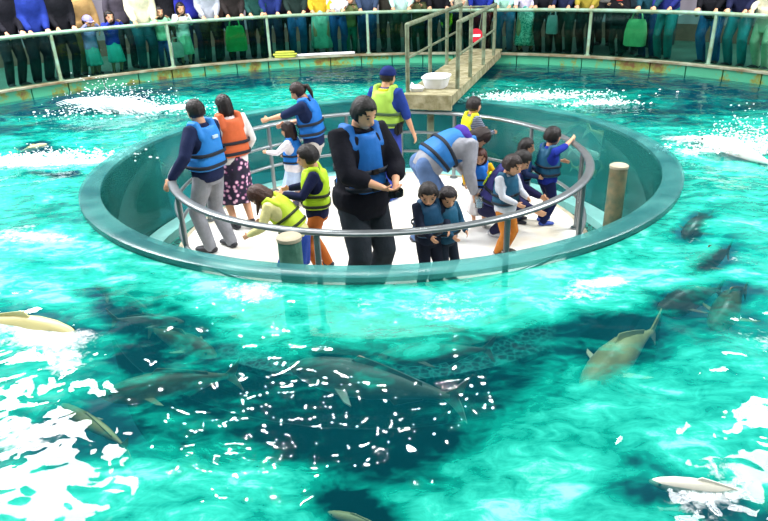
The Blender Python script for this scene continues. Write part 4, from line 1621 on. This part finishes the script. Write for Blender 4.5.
def fish(label, hd, tl, colr, girth=1.0, bendx=.05, roll=0, group='fish swimming in the pool'):
    """hd, tl: nose and tail points in the water"""
    hd, tl = V(hd), V(tl)
    L = (hd - tl).length
    d = (hd - tl).normalized()
    mid = (hd + tl) / 2
    root = empty('fish', mid)
    y = d
    x = y.cross(V((0, 0, 1))).normalized()
    z = x.cross(y)
    rm = (Matrix.Translation(mid) @ Matrix((x, y, z)).transposed().to_4x4() @ Matrix.Rotation(R(roll), 4, 'Y'))
    root.rotation_euler = rm.to_euler()
    tag(root, label, 'fish', group)
    mm = FM[colr]
    X, Z = V((1, 0, 0)), V((0, 0, 1))
    cx = lambda u: bendx * L * math.sin((u - .2) * 3.4) * u
    prof = [(0, .012, .012), (.03, .032, .034), (.09, .056, .066), (.2, .078, .098), (.34, .088, .115), (.5, .080, .106), (.66, .058, .078), (.78, .036, .048), (.88, .018, .024), (.93, .013, .022)]
    bm = bmesh.new()
    loft(bm, [(V((cx(u), L * (.5 - u), 0)), X, Z, a * L * girth, b_ * L * girth) for u, a, b_ in prof], 20)
    build('body', bm, mm, root)

    def fin(name, pts, th=.006, shift=(0, 0, 0), plane='yz'):
        bm = bmesh.new()
        n_ = len(pts)
        f_, b2 = [], []
        for (p, q_) in pts:
            if plane == 'yz':
                f_.append(bm.verts.new((shift[0] + th * L, p * L, q_ * L)))
                b2.append(bm.verts.new((shift[0] - th * L, p * L, q_ * L)))
            else:
                f_.append(bm.verts.new((p * L, q_ * L, shift[2] + th * L)))
                b2.append(bm.verts.new((p * L, q_ * L, shift[2] - th * L)))
        bm.faces.new(f_)
        bm.faces.new(b2[::-1])
        for i in range(n_):
            bm.faces.new((f_[i], b2[i], b2[(i + 1) % n_], f_[(i + 1) % n_]))
        build(name, bm, mm, root, smooth=False)

    ct = cx(.93)
    fin('tail_fin', [(-.40, .018), (-.45, .06), (-.53, .15), (-.5, .05), (-.475, 0), (-.5, -.05), (-.53, -.15), (-.45, -.06), (-.40, -.018)], .005, (ct, 0, 0))
    g = girth
    fin('dorsal_fin', [(.14, .10 * g), (.08, .155 * g), (-.02, .135 * g), (-.16, .10 * g), (-.28, .065 * g), (-.28, .04 * g), (0, .08 * g)], .004, (cx(.45), 0, 0))
    fin('anal_fin', [(-.08, -.09 * g), (-.12, -.135 * g), (-.2, -.095 * g), (-.28, -.06 * g), (-.28, -.04 * g), (-.1, -.07 * g)], .004, (cx(.65), 0, 0))
    for s_ in (-1, 1):
        fin('pectoral_fin', [(s_ * .07 * g, .20), (s_ * .17 * g, .10), (s_ * .19 * g, .05), (s_ * .08 * g, .12)], .003, (0, 0, -.03 * L), 'xy')
        bm = bmesh.new()
        ellipsoid(bm, (s_ * .05 * L * g + cx(.08), L * .42, .018 * L), (.010 * L, .014 * L, .014 * L))
        build('eye', bm, mat('fish_eye', '#14140f', .15, .1, 10, 0), root)
    return root


def wp(px, py, dz):
    return P(px, py, ZW - dz)


for lab, a, b_, c_, g_, bx, dz in SUR:
    if dz > .035:
        dz = .115 * g_ * (wp(a[0], a[1], .1) - wp(b_[0], b_[1], .1)).length + .03
    fish(lab, wp(a[0], a[1], dz), wp(b_[0], b_[1], dz + .03), c_, g_, bx)


def behind(px, py, rad):
    """point of the sight line where it meets a cylinder about the well beyond its wall"""
    d = F_ + CX * ((px - 384) / FPX) - CY * ((py - 260.5) / FPX)
    a = d.x * d.x + d.y * d.y
    b_ = -2 * (d.x * WC[0] + d.y * WC[1])
    c_ = WC[0] ** 2 + WC[1] ** 2 - rad * rad
    t_ = (-b_ + math.sqrt(max(0, b_ * b_ - 4 * a * c_))) / (2 * a)
    return V((0, 0, CAM_H)) + d * t_


for lab, a, b_, c_, g_ in [('pale fish seen upright through the well wall left of the man', (151, 147), (166, 186), 'pale', .9),
                           ('whitish fish behind the acrylic at the far left of the well', (118, 195), (142, 170), 'white', 1.0),
                           ('pale slim fish low behind the acrylic at left', (99, 222), (108, 190), 'pale', .7),
                           ('thin pale fish at the left bend of the well wall', (92, 185), (112, 165), 'pale', .8),
                           ('large pale fish behind the well wall right of the guide', (512, 140), (586, 122), 'grey', .9),
                           ('large grey fish curving behind the acrylic at right', (640, 158), (588, 127), 'pale', .8),
                           ('pale fish behind the acrylic beside the boy in blue', (603, 158), (570, 149), 'white', .9),
                           ('pale fish low behind the acrylic by the right rail', (602, 176), (572, 166), 'pale', .9),
                           ('greyish fish behind the acrylic right of the pile', (668, 178), (640, 160), 'grey', 1.0),
                           ('slim pale fish behind the wall left of the gangway column', (345, 128), (400, 133), 'grey', .8),
                           ('pale fish behind the wall right of the gangway column', (500, 158), (450, 150), 'grey', .9)]:
    fish(lab, behind(a[0], a[1], 3.35), behind(b_[0], b_[1], 3.45), c_, g_, .05, group='fish seen through the well wall')

# ------------------------------------------------------------------ splashes
t = NT('white_spray')
b = t.n('ShaderNodeBsdfPrincipled', i_Roughness=.5)
b.inputs['Base Color'].default_value = (.9, .95, .96, 1)
t.l(b.outputs[0], t.out.inputs[0])
M_SPRAY = t.m


def splash(label, px, py, wx, wy, hgt, n_, lean, streaks):
    c = P(px, py, ZW)
    g = random.Random(px)
    bm = bmesh.new()
    for i in range(n_):
        u, w_ = g.gauss(0, .5), g.gauss(0, .5)
        z_ = abs(g.gauss(0, .45)) * hgt * math.exp(-u * u)
        r_ = g.uniform(.003, .008) * (1.7 if z_ < .04 else 1)
        mt = Matrix.Translation((c.x + u * wx + lean * z_, c.y + w_ * wy, ZW + .01 + z_)) @ Matrix.Diagonal((r_ * g.uniform(1, 2.5), r_, r_, 1))
        bmesh.ops.create_icosphere(bm, subdivisions=1, radius=1, matrix=mt)
    for i in range(streaks):
        u = g.uniform(-.7, .5)
        x0, y0 = c.x + u * wx * .6, c.y + g.gauss(0, .3) * wy
        ln = g.uniform(.3, 1.0) * hgt * 1.5
        pts = []
        for q_ in range(6):
            f = q_ / 5
            pts.append(V((x0 + lean * ln * f * 1.4, y0 + .05 * f, ZW + ln * (f - f * f * .75))))
        tube(bm, pts, [.008, .010, .008, .006, .004, .002], 6)
    tag(build('splash', bm, M_SPRAY), label, 'splash', kind='stuff')


splash('fan of white spray thrown up left of the well at the back', 140, 112, 1.1, .35, .42, 1100, -1.0, 80)
splash('white spray along the left edge of the pool', 45, 160, .9, .25, .10, 700, .5, 8)
splash('white spray round the leaping fish at the right edge', 742, 150, .7, .25, .36, 900, .1, 20)
splash('low line of white spray right of the gangway', 530, 98, 1.2, .25, .12, 700, .3, 8)
splash('small white spray behind the pool at right', 600, 105, .5, .15, .10, 300, .3, 4)

# ------------------------------------------------------------------ unseen roof skylights and lamps, with added overhead fill panels


def panel(name, c, sx, sy, rz, L, col=(1, 1, 1)):
    ld = bpy.data.lights.new(name, 'AREA')
    ld.shape = 'RECTANGLE'
    ld.size, ld.size_y = sx, sy
    ld.energy = L * math.pi * sx * sy
    ld.color = col
    o = bpy.data.objects.new(name, ld)
    COL.objects.link(o)
    o.location = c
    o.rotation_euler = (0, 0, rz)
    return o


panel('unseen_overhead_light', (-7.2, 9.0, 6.9), 3.4, 5.2, math.atan2(2.3, 3.1), 36, (.98, .98, 1))
panel('unseen_overhead_light', (7.0, 7.6, 6.9), 3.2, 4.4, -math.atan2(2.3, 2.8), 34, (.98, .98, 1))
panel('unseen_overhead_light', (0, 1.6, 6.9), 6.5, 4.6, 0, 5, (1, .99, .97))  # fill panel added overhead to light the platform
panel('unseen_overhead_light', (-4.5, 4, 6.9), 2, 3, 0, 3)  # added fill panel on the left
panel('unseen_overhead_light', (4.5, 4, 6.9), 2, 3, 0, 5)  # added fill panel on the right
for k, (x, y) in enumerate(((-3.0, 9.6), (-1.8, 10.2), (-.6, 9.8), (-2.4, 11.4), (-3.8, 10.8), (.8, 10.6))):
    panel('unseen_ceiling_lamp', (x, y, 6.85), .3, .2, .6 * k, 600)
w = bpy.data.worlds.new('world')
scn.world = w
w.use_nodes = True
w.node_tree.nodes['Background'].inputs[0].default_value = (.6, .75, .9, 1)
w.node_tree.nodes['Background'].inputs[1].default_value = .3
